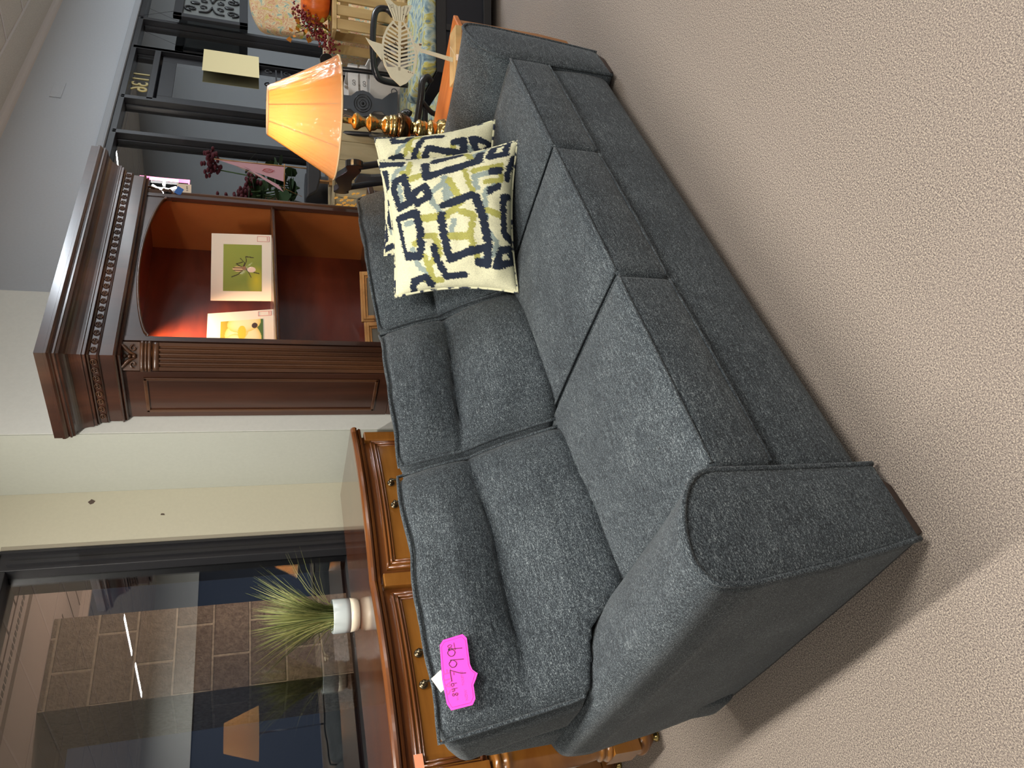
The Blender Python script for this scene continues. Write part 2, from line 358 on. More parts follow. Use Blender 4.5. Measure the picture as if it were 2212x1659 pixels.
# ---- outside
def block_mat():
    m,nt,b=newmat('split_face_block'); N=nt.nodes; L=nt.links
    tc=N.new('ShaderNodeTexCoord'); se=N.new('ShaderNodeSeparateXYZ'); L.new(tc.outputs['Object'],se.inputs[0])
    ad=N.new('ShaderNodeMath'); L.new(se.outputs[0],ad.inputs[0]); L.new(se.outputs[1],ad.inputs[1]); cb=N.new('ShaderNodeCombineXYZ'); L.new(ad.outputs[0],cb.inputs[0]); L.new(se.outputs[2],cb.inputs[1])
    br=N.new('ShaderNodeTexBrick'); br.inputs['Scale'].default_value=1; br.inputs['Brick Width'].default_value=.40; br.inputs['Row Height'].default_value=.20; br.inputs['Mortar Size'].default_value=.009; br.inputs['Mortar Smooth'].default_value=.4
    br.inputs['Color1'].default_value=rgb(150,130,112); br.inputs['Color2'].default_value=rgb(134,116,100); br.inputs['Mortar'].default_value=rgb(150,134,116); L.new(cb.outputs[0],br.inputs['Vector'])
    n=N.new('ShaderNodeTexNoise'); n.inputs['Scale'].default_value=38; n.inputs['Detail'].default_value=8; n.inputs['Roughness'].default_value=.7; L.new(tc.outputs['Object'],n.inputs['Vector'])
    mx=N.new('ShaderNodeMix'); mx.data_type='RGBA'; mx.blend_type='MULTIPLY'; mx.inputs['Factor'].default_value=.5; L.new(br.outputs['Color'],mx.inputs['A'])
    cr=N.new('ShaderNodeValToRGB'); cr.color_ramp.elements[0].position=.35; cr.color_ramp.elements[0].color=rgb(120,110,105); cr.color_ramp.elements[1].position=.62; cr.color_ramp.elements[1].color=(1,1,1,1); L.new(n.outputs['Fac'],cr.inputs['Fac']); L.new(cr.outputs['Color'],mx.inputs['B'])
    L.new(mx.outputs['Result'],b.inputs['Base Color']); b.inputs['Roughness'].default_value=.95; b.inputs['Specular IOR Level'].default_value=.1
    ma=N.new('ShaderNodeMath'); ma.operation='MULTIPLY'; L.new(n.outputs['Fac'],ma.inputs[0]); inv=N.new('ShaderNodeMath'); inv.operation='SUBTRACT'; inv.inputs[0].default_value=1; L.new(br.outputs['Fac'],inv.inputs[1]); L.new(inv.outputs[0],ma.inputs[1])
    bp=N.new('ShaderNodeBump'); bp.inputs['Strength'].default_value=1; bp.inputs['Distance'].default_value=.045; L.new(ma.outputs[0],bp.inputs['Height']); L.new(bp.outputs[0],b.inputs['Normal']); return m
BLOCK=block_mat()
tag(build('block_pillar',G().box(1.90,2.42,4.30,4.82,-.1,2.428),BLOCK),'square split face block pillar outside the left window','pillar')
tag(build('block_wall',G().box(5.2,9.5,4.6,4.85,-.1,.95),BLOCK),'low split face block wall outside the shopfront','wall')
SOF=flat('soffit_vinyl',rgb(150,132,122),.7); SOFD=flat('soffit_groove',rgb(70,58,52),.9)
g=G(); g.box(XL,XR,3.41,5.0,2.47,2.55,0)
x=XL
while x<4.2:
    g.box(x,x+.135,3.41,3.64,2.452,2.47,0); g.box(x,x+.135,4.46,5.0,2.452,2.47,0); x+=.15
g.box(XL,XR,3.64,3.80,2.446,2.47,0); g.box(XL,XR,3.80,4.46,2.43,2.47,0); g.box(XL,XR,5.0,5.03,2.40,2.6,0)
x=1.0
while x<3.2: g.box(x,x+.02,3.70,3.735,2.4445,2.4461,1); x+=.032
so=build('porch_soffit',g,[SOF,SOFD]); tag(so,'brown ribbed soffit with a perforated vent strip over the pavement outside','soffit')
struct('floor_outside',G().box(-8,20,3.4,16,-.12,-.1),flat('asphalt',rgb(52,52,56),.9))

# ================================================================ sofa
OX,OY=.644,1.115; RZ=math.atan2(1.022-1.115,3.016-.644); SW=2.374
sofa=thing('sofa','long charcoal chenille three seat sofa with rounded arms and loose back cushions','sofa',(OX,OY,0),RZ)
prof=[(.196,.03),(.195,.145),(.195,.279),(.196,.405),(.196,.49),(.181,.533),(.149,.567),(.104,.595),(.05,.616),(.003,.625),(-.032,.623),(-.066,.597),(-.074,.543),(-.073,.488),(-.065,.427),(-.052,.303),(-.032,.164),(-.010,.035)]
def arm(mir):
    pts=[(p.x,p.y) for p in catmull([(a,b,0) for a,b in prof],4)]
    # outline keeps straight bottom
    def X(s): return SW-s if mir else s
    g=G(); n=len(pts); nt_=34
    for k in range(nt_+1):
        t=1.0*k/nt_
        for (s,z) in pts:
            lean=1-.0*t
            zz=z-(.012*math.sin(min(1,t/.25)*PI/2) if z>.5 else 0)+.006*mnoise.noise(Vector((s*5,t*3,z*5)))
            # bulge slightly
            ss=s+.006*math.sin(PI*min(1,t/1.0))*(1 if s>.06 else -1)
            if k==0: ss=s; zz=z
            g.v.append((X(ss),t,zz))
    for k in range(nt_):
        for j in range(n-1):
            a=k*n+j; g.f.append((a,a+1,a+n+1,a+n) if mir else (a,a+n,a+n+1,a+1)); g.m.append(0); g.sm.append(True)
        a=k*n; g.f.append((a+n-1,a,a+n,a+2*n-1)); g.m.append(0); g.sm.append(False)
    g.f.append(tuple(range(n))); g.m.append(0); g.sm.append(False); g.f.append(tuple(nt_*n+i for i in range(n))); g.m.append(0); g.sm.append(False)
    a=fixn(build('arm',g,FAB,sofa))
    # front panel, slightly padded, with welt
    cx=sum(p[0] for p in pts)/n; cz=.31; g=G(); R=9
    for r in range(R+1):
        q=r/R
        for (s,z) in pts: g.v.append((X(cx+(s-cx)*q),-.002-.014*(1-q**4),cz+(z-cz)*q))
    for r in range(R):
        for j in range(n):
            j2=(j+1)%n; g.f.append((r*n+j,r*n+j2,(r+1)*n+j2,(r+1)*n+j)); g.m.append(0); g.sm.append(True)
    fixn(build('front_panel',g,FAB,a))
    if not mir: a.children
    g=G(); g.tube([(X(s),-.004,z) for s,z in pts],.0065,8); build('piping',g,FAB,a)
    return a
arm(False); arm(True)
g=G().soft((.18,.012,.035),(SW-.18,.90,.34),.05,(24,8,4),fn=lambda p,u: Vector((p.x,p.y-(.012*math.sin(PI*u.z) if u.y<.3 else 0),p.z)))
build('base_rail',g,FAB,sofa)
def bfr(p,u):
    return Vector((p.x,p.y+.02*u.z,p.z))
build('back_frame',G().soft((-.035,.84,.04),(SW+.035,1.01,.84),.045,(30,3,10),fn=bfr),FAB,sofa)
# seat cushions
def seat(s0,s1,i):
    w=s1-s0
    def fn(p,u):
        ed=min(1,min(u.x,1-u.x)/.07); ef=min(1,u.y/.12); 
        crown=.024*math.sin(PI*u.x)**.6*math.sin(PI*min(1,max(0,u.y)))**.5 if 0<u.x<1 else 0
        z=p.z+(crown if u.z>.6 else 0)
        yy=p.y-(.010*math.sin(PI*u.x)*math.sin(PI*min(1,max(0,u.z))) if u.y<.1 else 0)
        if u.y<.04: z+=.004*mnoise.noise(Vector((p.x*7,i*3.1,p.z*4)))
        z+=.004*mnoise.noise(Vector((p.x*5,p.y*5,i)))*(1 if u.z>.5 else 0)
        if u.y<.03: yy+=.0035*mnoise.noise(Vector((p.x*30,p.z*3,i)))
        return Vector((p.x,yy,z-.012*u.x*0))
    c=build('seat_cushion',G().soft((s0+.002,-.012,.31),(s1-.002,.70,.485),.022,(18,18,5),fn=fn),FAB,sofa)
    g=G(); y0=-.012; zt_=.484; zb_=.318
    def zc(x): u=(x-s0)/w; return zt_-.004+.004*math.sin(PI*u)
    top=[(s0+.012+(w-.024)*k/24, y0+.004-.0045*math.sin(PI*k/24), zc(s0+.012+(w-.024)*k/24)) for k in range(25)]
    g.tube(top,.005,6); g.tube([(x,y+.002,zb_) for x,y,z in top],.005,6)
    g.tube([(s0+.008,.0+.66*k/10,zt_+.004*math.sin(PI*k/10)) for k in range(11)],.0045,6)
    build('piping',g,FAB,c); return c
B=[.200,.862,1.525,SW-.200]
for i in range(3): seat(B[i],B[i+1],i)
# back cushions: leaning, tufted in a horizontal crease, outer ones reach over the arms
def back(s0,s1,b0,b1,i,crz,ex=0):
    zb_,zt_=.47,.972+ex
    def lean(z): return .555+(z-.47)*.52
    def fn(p,u):
        z=p.z; q=(z-zb_)/(zt_-zb_)
        x=p.x
        # notch over arm
        s=x
        d_=0 if z<.49 else (z-.49)*.86 if z<.60 else .095+(z-.60)*6
        s=min(max(x,b0-d_),b1+d_)
        front=1-u.y
        puff=0
        ux=min(max(u.x,0),1)
        cz=crz+.035*math.sin(ux*2.6+i*1.7)
        d=(q-cz)
        env=(math.sin(PI*ux)**.45 if 0<ux<1 else 0)
        lobe=(abs(d)/.24)**.42 if abs(d)<.24 else max(0,math.cos((abs(d)-.24)/(.66 if d<0 else .58)*PI/2*.95))**.6
        if abs(d)<.24: st_=min(1,max(0,ux/.30)) if i==2 else 1; lobe=1-(1-lobe)*st_
        puff=.105*env*lobe-.014
        puff+=.008*mnoise.noise(Vector((x*6,z*6,i*5.)))*env+.004*mnoise.noise(Vector((x*17,z*11,i*5.)))*env
        # creases radiating at the ends of the tuft
        y=lean(z)+p.y-(puff if front>.5 else -.02*env*math.sin(PI*min(1,max(0,q))))*(front if front>.5 else 1)
        zz=z-max(0,q-.55)/.45*max(0,u.y-.05)*.12+.010*mnoise.noise(Vector((x*7,i*3.3,4)))*q*q+(.020*math.sin(PI*ux)**.5*(1 if 0<ux<1 else 0) if q>.9 else 0)+.006*mnoise.noise(Vector((x*4.3,i*2.2,1)))*(q)
        return Vector((s,y,zz))
    c=build('back_cushion',G().soft((s0,0,zb_),(s1,.215,zt_),.055,(30,6,46),fn=fn),FAB,sofa)
    # welt along the front perimeter, sampled from the same surface
    L=[]
    def P(x,z,y=.012):
        u=Vector(((x-s0)/(s1-s0),y/.215,(z-zb_)/(zt_-zb_)))
        q=fn(Vector((x,y,z)),Vector((u.x,.0,u.z))); return q
    e=.012
    for k in range(17): L.append(P(s0+e,zb_+e+(zt_-zb_-2*e)*k/16))
    for k in range(1,21): L.append(P(s0+e+(s1-s0-2*e)*k/20,zt_-e))
    for k in range(1,17): L.append(P(s1-e,zt_-e-(zt_-zb_-2*e)*k/16))
    g=G(); g.tube(L,.0055,6); build('piping',g,FAB,c)
    return c
back(-.045,.805,.205,.80,2,.58,.012)
back(.812,1.455,.812,1.455,1,.56)
back(1.462,2.36,1.462,SW-.205,0,.56)
# legs
g=G(); 
for (a,b_,nm) in ((0,.17,0),(SW-.17,SW,1)):
    for ty in (-.004,.90):
        k=G(); k.hexa([(a+.012,ty+.012,0),(b_-.03,ty+.012,0),(b_-.03,ty+.085,0),(a+.012,ty+.085,0),(a,ty,.045),(b_,ty,.045),(b_,ty+.1,.045),(a,ty+.1,.045)]) if nm==0 else k.hexa([(a+.03,ty+.012,0),(b_-.012,ty+.012,0),(b_-.012,ty+.085,0),(a+.03,ty+.085,0),(a,ty,.045),(b_,ty,.045),(b_,ty+.1,.045),(a,ty+.1,.045)])
        build('leg',k,DKLEG,sofa,bevel=.003)
RS=Matrix.Rotation(RZ,4,'Z'); MS=Matrix.Translation((OX,OY,0))@RS
def SL(s,t,z): return MS@Vector((s,t,z))
HD=Vector((math.sin(yaw),math.cos(yaw),0)); LT=Vector((HD.y,-HD.x,0))
# ================================================================ hutch
hx0,hx1,hy0,hy1=2.51,3.86,2.36,2.735; ch=.092
hutch=thing('hutch','tall dark cherry hutch with carved crown, fluted corner posts and arched opening','cabinet',(0,0,0))
build('base_cabinet',G().box(2.51,3.86,2.27,2.735,0,.74).box(2.508,3.88,2.26,2.735,.74,.775),W_CHERRY,hutch,bevel=.006)
def side(x,sg,lab=None):
    g=G(); a,b=(x,x+.02) if sg<0 else (x-.02,x)
    g.box(a,b,hy0+ch,hy1,.775,1.94)
    o=build('side_panel',g,W_CHERRY,hutch,bevel=.002)
    g=G(); xx=x+sg*.0
    y0,y1,z0,z1=2.485,2.70,.84,1.852
    pr=[(0,0),(.006,.004),(.009,.010),(.006,.016),(0,.02)]
    for (u0,u1,v0,v1) in ((y0,y1,z1-.016,z1),(y0,y1,z0,z0+.016),(y0,y0+.016,z0,z1),(y1-.016,y1,z0,z1)):
        g.box(min(x,x+sg*.008),max(x,x+sg*.008),u0,u1,v0,v1)
    build('panel_moulding',g,W_CHERRYF,o,bevel=.004,seg=3)
side(hx0,-1); side(hx1,1)
build('back_panel',G().box(hx0+.02,hx1-.02,hy1-.03,hy1-.015,.775,1.94),W_IN,hutch)
SIDEM=wood('cherry_side_lamplit',rgb(110,54,24),rgb(146,80,36),rgb(172,104,52),4,(1,.3,.25),.35,.4,.03,.5)  # lighter orange cherry, lamp glow on the inner sides put into the colour
for a_ in (hx0+.075,hx1-.093): build('inner_side',G().box(a_,a_+.018,hy0+.012,hy1-.03,.775,1.94),SIDEM,hutch)
build('top_panel',G().box(hx0+.02,hx1-.02,hy0+.02,hy1-.02,1.925,1.94),W_IN,hutch)
g=G(); g.prism([(hy0+.016,1.288),(hy0+.008,1.291),(hy0+.012,1.296),(hy0+.004,1.300),(hy0+.010,1.305),(hy0+.02,1.309),(hy1-.03,1.309),(hy1-.03,1.288)],hx0+.093,hx1-.093,'x')
build('shelf',g,W_CHERRYF,hutch)
# valance with shaped arch
g=G(); xa,xb=hx0+ch,hx1-ch; N=48; low=[(xa,1.812),(xa+.035,1.812),(xa+.035,1.830)]
for k in range(N+1):
    u=k/N; low.append((xa+.035+(xb-xa-.07)*u,1.834+.078*math.sin(PI*u)**.62))
low+=[(xb-.035,1.830),(xb-.035,1.812),(xb,1.812)]
for y_a,y_b,ins in ((hy0,hy0+.018,0),):
    n=len(low)
    for (x,z) in low: g.v+= [(x,y_a,z),(x,y_b,z),(x,y_a,1.94),(x,y_b,1.94)]
    for i in range(n-1):
        a=4*i;b=a+4
        for f in ((a,b,b+2,a+2),(a+1,a+3,b+3,b+1),(a,a+1,b+1,b)): g.f.append(f); g.m.append(0); g.sm.append(False)
v=build('valance',g,W_CHERRY,hutch)
g=G(); g.tube([(x,hy0-.002,z) for x,z in low[2:-2]],.006,8); build('arch_bead',g,W_CHERRYF,v)
for a_,b_ in ((xa-.001,xa+.03),(xb-.03,xb+.001)): build('stile',G().box(a_,b_,hy0-.004,hy0+.02,.775,1.93),W_CHERRY,hutch,bevel=.002)
# angled fluted posts
for (cx,cy_,sg) in ((hx0+ch/2,hy0+ch/2,1),(hx1-ch/2,hy0+ch/2,-1)):
    w=ch*math.sqrt(2)/2
    M=Matrix.Translation((cx,cy_,0))@Matrix.Rotation(-PI/4*sg,4,'Z')      # local -y points outwards
    pts=[]; n=5
    w2=w*.93
    def yb(u): return -.010-.020*math.sqrt(max(0,1-(u/w2)**2*.9))
    xs=[]
    pitch_=2*w2*.8/n
    pts.append((-w2,.03)); pts.append((-w2,yb(-w2)))
    for k in range(n):
        c0=-w2*.8+pitch_*(k+.5)
        pts.append((c0-pitch_*.36,yb(c0-pitch_*.36)))
        for a in range(1,6):
            t=a/6; u=c0+pitch_*.36*(2*t-1); pts.append((u,yb(u)+.008*math.sin(PI*t)))
        pts.append((c0+pitch_*.36,yb(c0+pitch_*.36)))
    pts.append((w2,yb(w2))); pts.append((w2,.03))
    g=G(); g.prism(pts,.775,1.785,'z',M=M)
    # plain neck above the flutes
    pl=[(-w2,.03)]+[(w2*(2*t/10-1),yb(w2*(2*t/10-1))) for t in range(11)]+[(w2,.03)]
    g.prism(pl,1.785,1.812,'z',M=M,smooth=True)
    po=fixn(build('corner_post',g,W_CHERRYF,hutch))
    g=G()
    for (z,r) in ((1.822,.008),(1.836,.006),(1.850,.009)):
        g.tube([M@Vector((w2*1.02*(2*t/10-1),yb(w2*(2*t/10-1))-.004,z)) for t in range(11)],r,8)
    build('ring_moulding',g,W_CHERRYF,po)
    g=G(); g.prism([(-w2,.03),(-w2,-.022),(w2,-.022),(w2,.03)],1.86,1.932,'z',M=M)
    for s_ in (-1,1):
        # acanthus scroll and leaves
        g.tube([M@Vector((s_*(.034+.015*(1-k/14)*math.cos(k*.6)),-.030-.004*(k/14),1.882+.015*(1-k/14)*math.sin(k*.6))) for k in range(15)],[.0042*(1-k/22) for k in range(15)],6)
        for a in range(5):
            t0=Vector((s_*.006,-.028,1.872+.006*a)); t1=Vector((s_*(.018+.006*a),-.040,1.900+.005*a)); t2=Vector((s_*(.030+.004*a),-.034,1.918+.003*a))
            cc=catmull([t0,t1,t2],4); g.tube([M@p for p in cc],[.002+.0035*math.sin(PI*i/(len(cc)-1)) for i in range(len(cc))],6)
    for a in range(3):
        g.ball(M@Vector((0,-.032,1.88+.018*a)),.0085,8)
    build('carved_capital',g,W_CHERRYF,po)
# crown swept round the front and both sides
def sweep_u(g,prof,mi=0,x0=hx0,x1=hx1,y0=hy0,yb_=hy1,smooth=False):
    n=len(prof); k=len(g.v)
    for j in range(4):
        for (o,z) in prof:
            x=(x0-o) if j<2 else (x1+o); y=(yb_ if j in (0,3) else y0-o); g.v.append((x,y,z))
    for j in range(3):
        for i in range(n-1):
            a=k+j*n+i; b=a+n; g.f.append((a,b,b+1,a+1)); g.m.append(mi); g.sm.append(smooth)
cr=[(.0,1.925),(.018,1.926),(.024,1.931),(.018,1.937),(.030,1.940),(.034,1.945),(.026,1.951),(.026,1.999),(.032,2.001),(.036,2.004),(.032,2.007),(.034,2.009),(.034,2.034),(.042,2.036),(.046,2.040),(.042,2.044),(.052,2.046),(.052,2.056),(.058,2.058)]
cr+=[(.058+.050*(1-math.cos(a)),2.062+.060*math.sin(a)) for a in [PI/2*k/9 for k in range(10)]]
cr+=[(.110,2.126),(.112,2.131),(.118,2.133),(.118,2.140),(.112,2.143),(.120,2.150),(.126,2.158),(.126,2.168),(.121,2.170),(.121,2.200),(0,2.200)]
g=G(); sweep_u(g,cr); g.add([(hx0-.121,hy0-.121,2.1995),(hx1+.121,hy0-.121,2.1995),(hx1+.121,hy1,2.1995),(hx0-.121,hy1,2.1995)],[(0,1,2,3)])
crown=fixn(build('crown',g,W_CHERRY,hutch))
g=G(); z=2.0215
def motif(P,T,O):   # P centre, T tangent, O outward
    Z=Vector((0,0,1)); 
    g.tube([P+O*.003+T*(.0145*math.cos(a))+Z*(.0115*math.sin(a)) for a in [2*PI*k/10 for k in range(10)]],.0022,5,closed=True)
    for q in (-1,1): g.ball(P+O*.003+T*(.0055*q)+Z*.002,.0042,6)
    g.ball(P+O*.002-Z*.006,.003,6)
nm=27
for k in range(nm): motif(Vector((hx0-.03+(hx1-hx0+.06)*(k+.5)/nm,hy0-.034,z)),Vector((1,0,0)),Vector((0,-1,0)))
for k in range(8):
    motif(Vector((hx0-.034,hy0-.02+(hy1-hy0)*(k+.5)/8,z)),Vector((0,1,0)),Vector((-1,0,0)))
build('carved_frieze',g,W_CHERRYF,crown)
# tag and tape hanging on the right stile
g=G(); M=Matrix.Translation((hx1-.075,hy0-.010,1.765))@Matrix.Rotation(-PI/4,4,'Z')
g.box(.0,.045,-.001,.0,-.05,.02,0,M)
t=build('price_tag',g,PAPER); tag(t,'small cream price tag taped to the right edge of the hutch','price tag')
g=G(); g.text('$ 899',M@Matrix.Translation((.022,-.0015,-.03))@Matrix.Rotation(PI/2,4,'X'),size=.012,ext=.0002); build('writing',g,INK,t)
g=G(); g.box(-.02,.02,-.0025,-.001,-.005,.028,0,M@Matrix.Rotation(.5,4,'Y')); build('tape',g,flat('blue_tape',rgb(52,108,190),.6),t,label='strip of blue tape')
# ================================================================ matted photographs on the shelf
def picture(name,label,cat,P0,P1,hgt,lean,paint_fn,nu,nv,in0,in1,iv0,iv1,group=None):
    P0=Vector(P0);P1=Vector(P1); X=(P1-P0); w=X.length; X.normalize(); Z=Vector((0,0,1)); Nn=X.cross(Z)   # towards the viewer
    U=(Z*math.cos(lean)-Nn*math.sin(lean)).normalized(); Nn=X.cross(U)
    M=Matrix((X,-Nn,U)).transposed().to_4x4(); M.translation=P0
    o=build(name,G().box(0,w,0,.004,0,hgt),PAPER,None); o.matrix_world=M; tag(o,label,cat,group)
    g=G(); g.col=[]
    for j in range(nv+1):
        for i in range(nu+1):
            a,b=i/nu,j/nv; g.v.append((w*(in0+(in1-in0)*a),-.0008,hgt*(iv0+(iv1-iv0)*b))); g.col.append(paint_fn(a,b))
    for j in range(nv):
        for i in range(nu):
            k=j*(nu+1)+i; g.f.append((k,k+1,k+nu+2,k+nu+1)); g.m.append(0); g.sm.append(False)
    build('photograph',g,vcol('photo_print_'+name+str(round(w*1000)),.6),o)
    return o,w
def segd(px,py,ax,ay,bx,by):
    dx,dy=bx-ax,by-ay; L=dx*dx+dy*dy; t=0 if L==0 else max(0,min(1,((px-ax)*dx+(py-ay)*dy)/L)); return math.hypot(px-ax-t*dx,py-ay-t*dy)
def mixc(a,b,t): t=max(0,min(1,t)); return tuple(a[i]*(1-t)+b[i]*t for i in range(3))
spl=[[(.47,.47),(.36,.60),(.30,.78)],[(.47,.45),(.42,.30),(.38,.07)],[(.52,.47),(.64,.40),(.74,.42),(.72,.22)],[(.5,.5),(.60,.44),(.70,.56)],[(.5,.42),(.40,.34),(.30,.28)],[(.5,.5),(.58,.66),(.62,.50)]]
def spider(a,b):
    c=mixc(rgb(118,132,52)[:3],rgb(150,160,66)[:3],a*.6+b*.5); c=mixc(c,rgb(196,184,44)[:3],max(0,1-math.hypot((a-.25)*2.2,(b-.14)*2.6)*1.4))
    for L in spl:
        for p,q in zip(L,L[1:]):
            if segd(a,b,*p,*q)<.010: c=rgb(60,44,30)[:3]
    # body vertical: abdomen above, prey below
    e=math.hypot((a-.47)/.055,(b-.62)/.14)
    if e<1: c=mixc(rgb(226,190,140)[:3],rgb(80,44,34)[:3],1 if abs(abs(a-.47)-.028)<.009 else 0)
    if math.hypot((a-.49)/.04,(b-.46)/.06)<1: c=rgb(150,110,80)[:3]
    if math.hypot((a-.46)/.06,(b-.27)/.11)<1: c=rgb(232,206,186)[:3]
    return c
po,pw=picture('matted_photo','matted photograph of a spider on green standing on the hutch shelf','photo',(3.205,2.60,1.3095),(3.525,2.405,1.3095),.300,.10,spider,110,90,.14,.84,.16,.80)
def lily(a,b):
    c=mixc(rgb(60,96,30)[:3],rgb(170,150,40)[:3],b)
    for (x,y,rx,ry,an) in ((.55,.30,.42,.22,.4),(.62,.62,.34,.26,-.5),(.9,.45,.3,.4,.2),(.35,.7,.2,.25,.9)):
        dx,dy=a-x,b-y; u=dx*math.cos(an)+dy*math.sin(an); v=-dx*math.sin(an)+dy*math.cos(an)
        e=math.hypot(u/rx,v/ry)
        if e<1: c=mixc(rgb(238,222,176)[:3],rgb(214,190,90)[:3],e**3)
    if math.hypot((a-.6)/.22,(b-.5)/.1)<1: c=rgb(226,190,50)[:3]
    if math.hypot((a-.80)/.09,(b-.2)/.07)<1: c=rgb(60,36,24)[:3]
    return c
po2,pw2=picture('matted_photo','matted photograph of a cream lily half hidden by the hutch corner post','photo',(2.68,2.50,1.3095),(2.975,2.465,1.3095),.305,.16,lily,90,80,.12,.80,.16,.80)
for o_,w_ in ((po,pw),(po2,pw2)):
    g=G(); x0_=w_-.040; 
    for (a,b,c_,d) in ((x0_,x0_+.03,.045-.001,.046),(x0_,x0_+.03,.105,.106),(x0_,x0_+.001,.045,.106),(x0_+.029,x0_+.03,.045,.106)): g.box(a,b,-.0012,0,c_-.035,d-.035)
    g.text('$ 20.00',Matrix.Translation((x0_+.015,-.0014,.02))@Matrix.Rotation(PI/2,4,'X'),size=.007,ext=.0002)
    build('price_sticker',g,REDINK,o_)
    build('plastic_sleeve',G().box(-.001,w_+.001,-.003,-.0026,-.0,.303),glassy('clear_sleeve',(1,1,1,1),1.2,.05),o_)
# wooden frames in the lower compartment
g=G(); g.box(2.62,3.75,2.40,2.70,.60,.62); build('lower_shelf',g,W_CHERRY,hutch,bevel=.002)
def frame(label,P0,P1,z0,h):
    P0=Vector((P0[0],P0[1],z0));P1=Vector((P1[0],P1[1],z0)); X=(P1-P0);w=X.length;X.normalize();Z=Vector((0,0,1));Nn=X.cross(Z)
    U=(Z*.985-Nn*.17).normalized(); Nn=X.cross(U); M=Matrix((X,-Nn,U)).transposed().to_4x4(); M.translation=P0
    g=G()
    b=.038
    for (t0,t1,dp) in ((0,.013,-.012),(.013,.026,-.018),(.026,b,-.010)):
        g.box(t0,w-t0,dp,.006,t0,t1).box(t0,w-t0,dp,.006,h-t1,h-t0).box(t0,t1,dp,.006,t1,h-t1).box(w-t1,w-t0,dp,.006,t1,h-t1)
    o=build('picture_frame',g,W_OAKF,None,bevel=.002); o.matrix_world=M; tag(o,label,'picture frame')
    build('picture_glass',G().box(b,w-b,-.004,.002,b,h-b),flat('grey_frame_picture',rgb(110,108,100),.15),o)
W_OAKF=wood('oak_frame_wood',rgb(140,92,44),rgb(182,132,74),rgb(200,156,96),10,(1,.2,1),.4,.2,.05,.5)
frame('oak picture frame in the hutch under the shelf, nearer its right side',(3.10,2.62),(3.365,2.48),.62,.225)
frame('oak picture frame in the hutch, beside the fluted post',(2.78,2.60),(2.985,2.52),.62,.235)

# ================================================================ sideboard
side_b=thing('sideboard','honey maple sideboard with serpentine front and turned legs below the left window','sideboard',(0,0,0))
bays=[(.735,1.492),(1.508,2.268)]
def fy(x,base=2.628,a=.048):
    if x<1.5: u=(x-.735)/(1.5-.735)
    else: u=(x-1.5)/(2.268-1.5)
    u=max(0,min(1,u)); return base-a*math.sin(PI*u)**.8
def curve(x0,x1,n,off,a=.048): return [(x0+(x1-x0)*k/n,fy(x0+(x1-x0)*k/n,2.628-off,a)) for k in range(n+1)]
g=G(); X0,X1=.70,2.302
g_=[(.048,.955),(.052,.960),(.054,.968),(.050,.975),(.044,.981)]
def topring(off,z): return [(x+(0),y,z) for x,y in curve(X0,X1,60,off)]+[(X1,3.105,z),(X0,3.105,z)]
rings=[topring(.004,.930),topring(.020,.936),topring(.024,.944),topring(.014,.950),topring(.030,.954),topring(.036,.962),topring(.034,.972),topring(.026,.979),topring(.018,.981)]
n=len(rings[0]); g=G()
for r in rings: g.v+=r
for k in range(len(rings)-1):
    for i in range(n):
        j=(i+1)%n; g.f.append((k*n+i,k*n+j,(k+1)*n+j,(k+1)*n+i)); g.m.append(0); g.sm.append(False)
g.f.append(tuple((len(rings)-1)*n+i for i in range(n))); g.m.append(1); g.sm.append(False)
g.f.append(tuple(range(n))[::-1]); g.m.append(0); g.sm.append(False)
fixn(build('top',g,[W_HONEYD,W_TOP],side_b))
g=G(); g.prism([(x,y) for x,y in curve(.735,2.268,48,0)]+[(2.268,3.05),(.735,3.05)],.655,.930,'z')
fixn(build('case',g,W_HONEYD,side_b))
def knobs(par,x):
    g=G(); y=fy(x)-.030
    for dx in (-.058,.058):
        yy=fy(x+dx)-.022
        M=Matrix.Translation((x+dx,yy,.845))@Matrix.Rotation(PI/2,4,'X')
        g.lathe([(.016,0),(.016,.003),(.012,.005),(.006,.007),(.006,.014),(.010,.018),(.010,.024),(.004,.028),(0,.029)],n=14,M=M)
    P=[(x-.058,fy(x-.058)-.046,.843),(x-.05,fy(x-.05)-.05,.815),(x,fy(x)-.052,.80),(x+.05,fy(x+.05)-.05,.815),(x+.058,fy(x+.058)-.046,.843)]
    g.tube(catmull(P,5),.0045,8); build('bail_handle',g,BRONZE,par)
for a,b in bays:
    x0,x1=a+.045,b-.045
    g=G(); g.prism([(x,y) for x,y in curve(x0,x1,30,.012)]+[(x1,2.62),(x0,2.62)],.672,.905,'z')
    d=fixn(build('drawer',g,W_HONEY,side_b))
    g=G()
    for ins,r,yo in ((.006,.0065,.014),(.021,.0055,.017),(.033,.004,.014)):
        c_=curve(x0+ins,x1-ins,30,yo); P=[(x,y,.905-ins) for x,y in c_]; Q=[(x,y,.672+ins) for x,y in c_]
        g.tube(P,r,6); g.tube(Q,r,6); g.tube([P[0],Q[0]],r,6); g.tube([P[-1],Q[-1]],r,6)
    build('drawer_moulding',g,W_HONEYD,d); knobs(d,(x0+x1)/2)
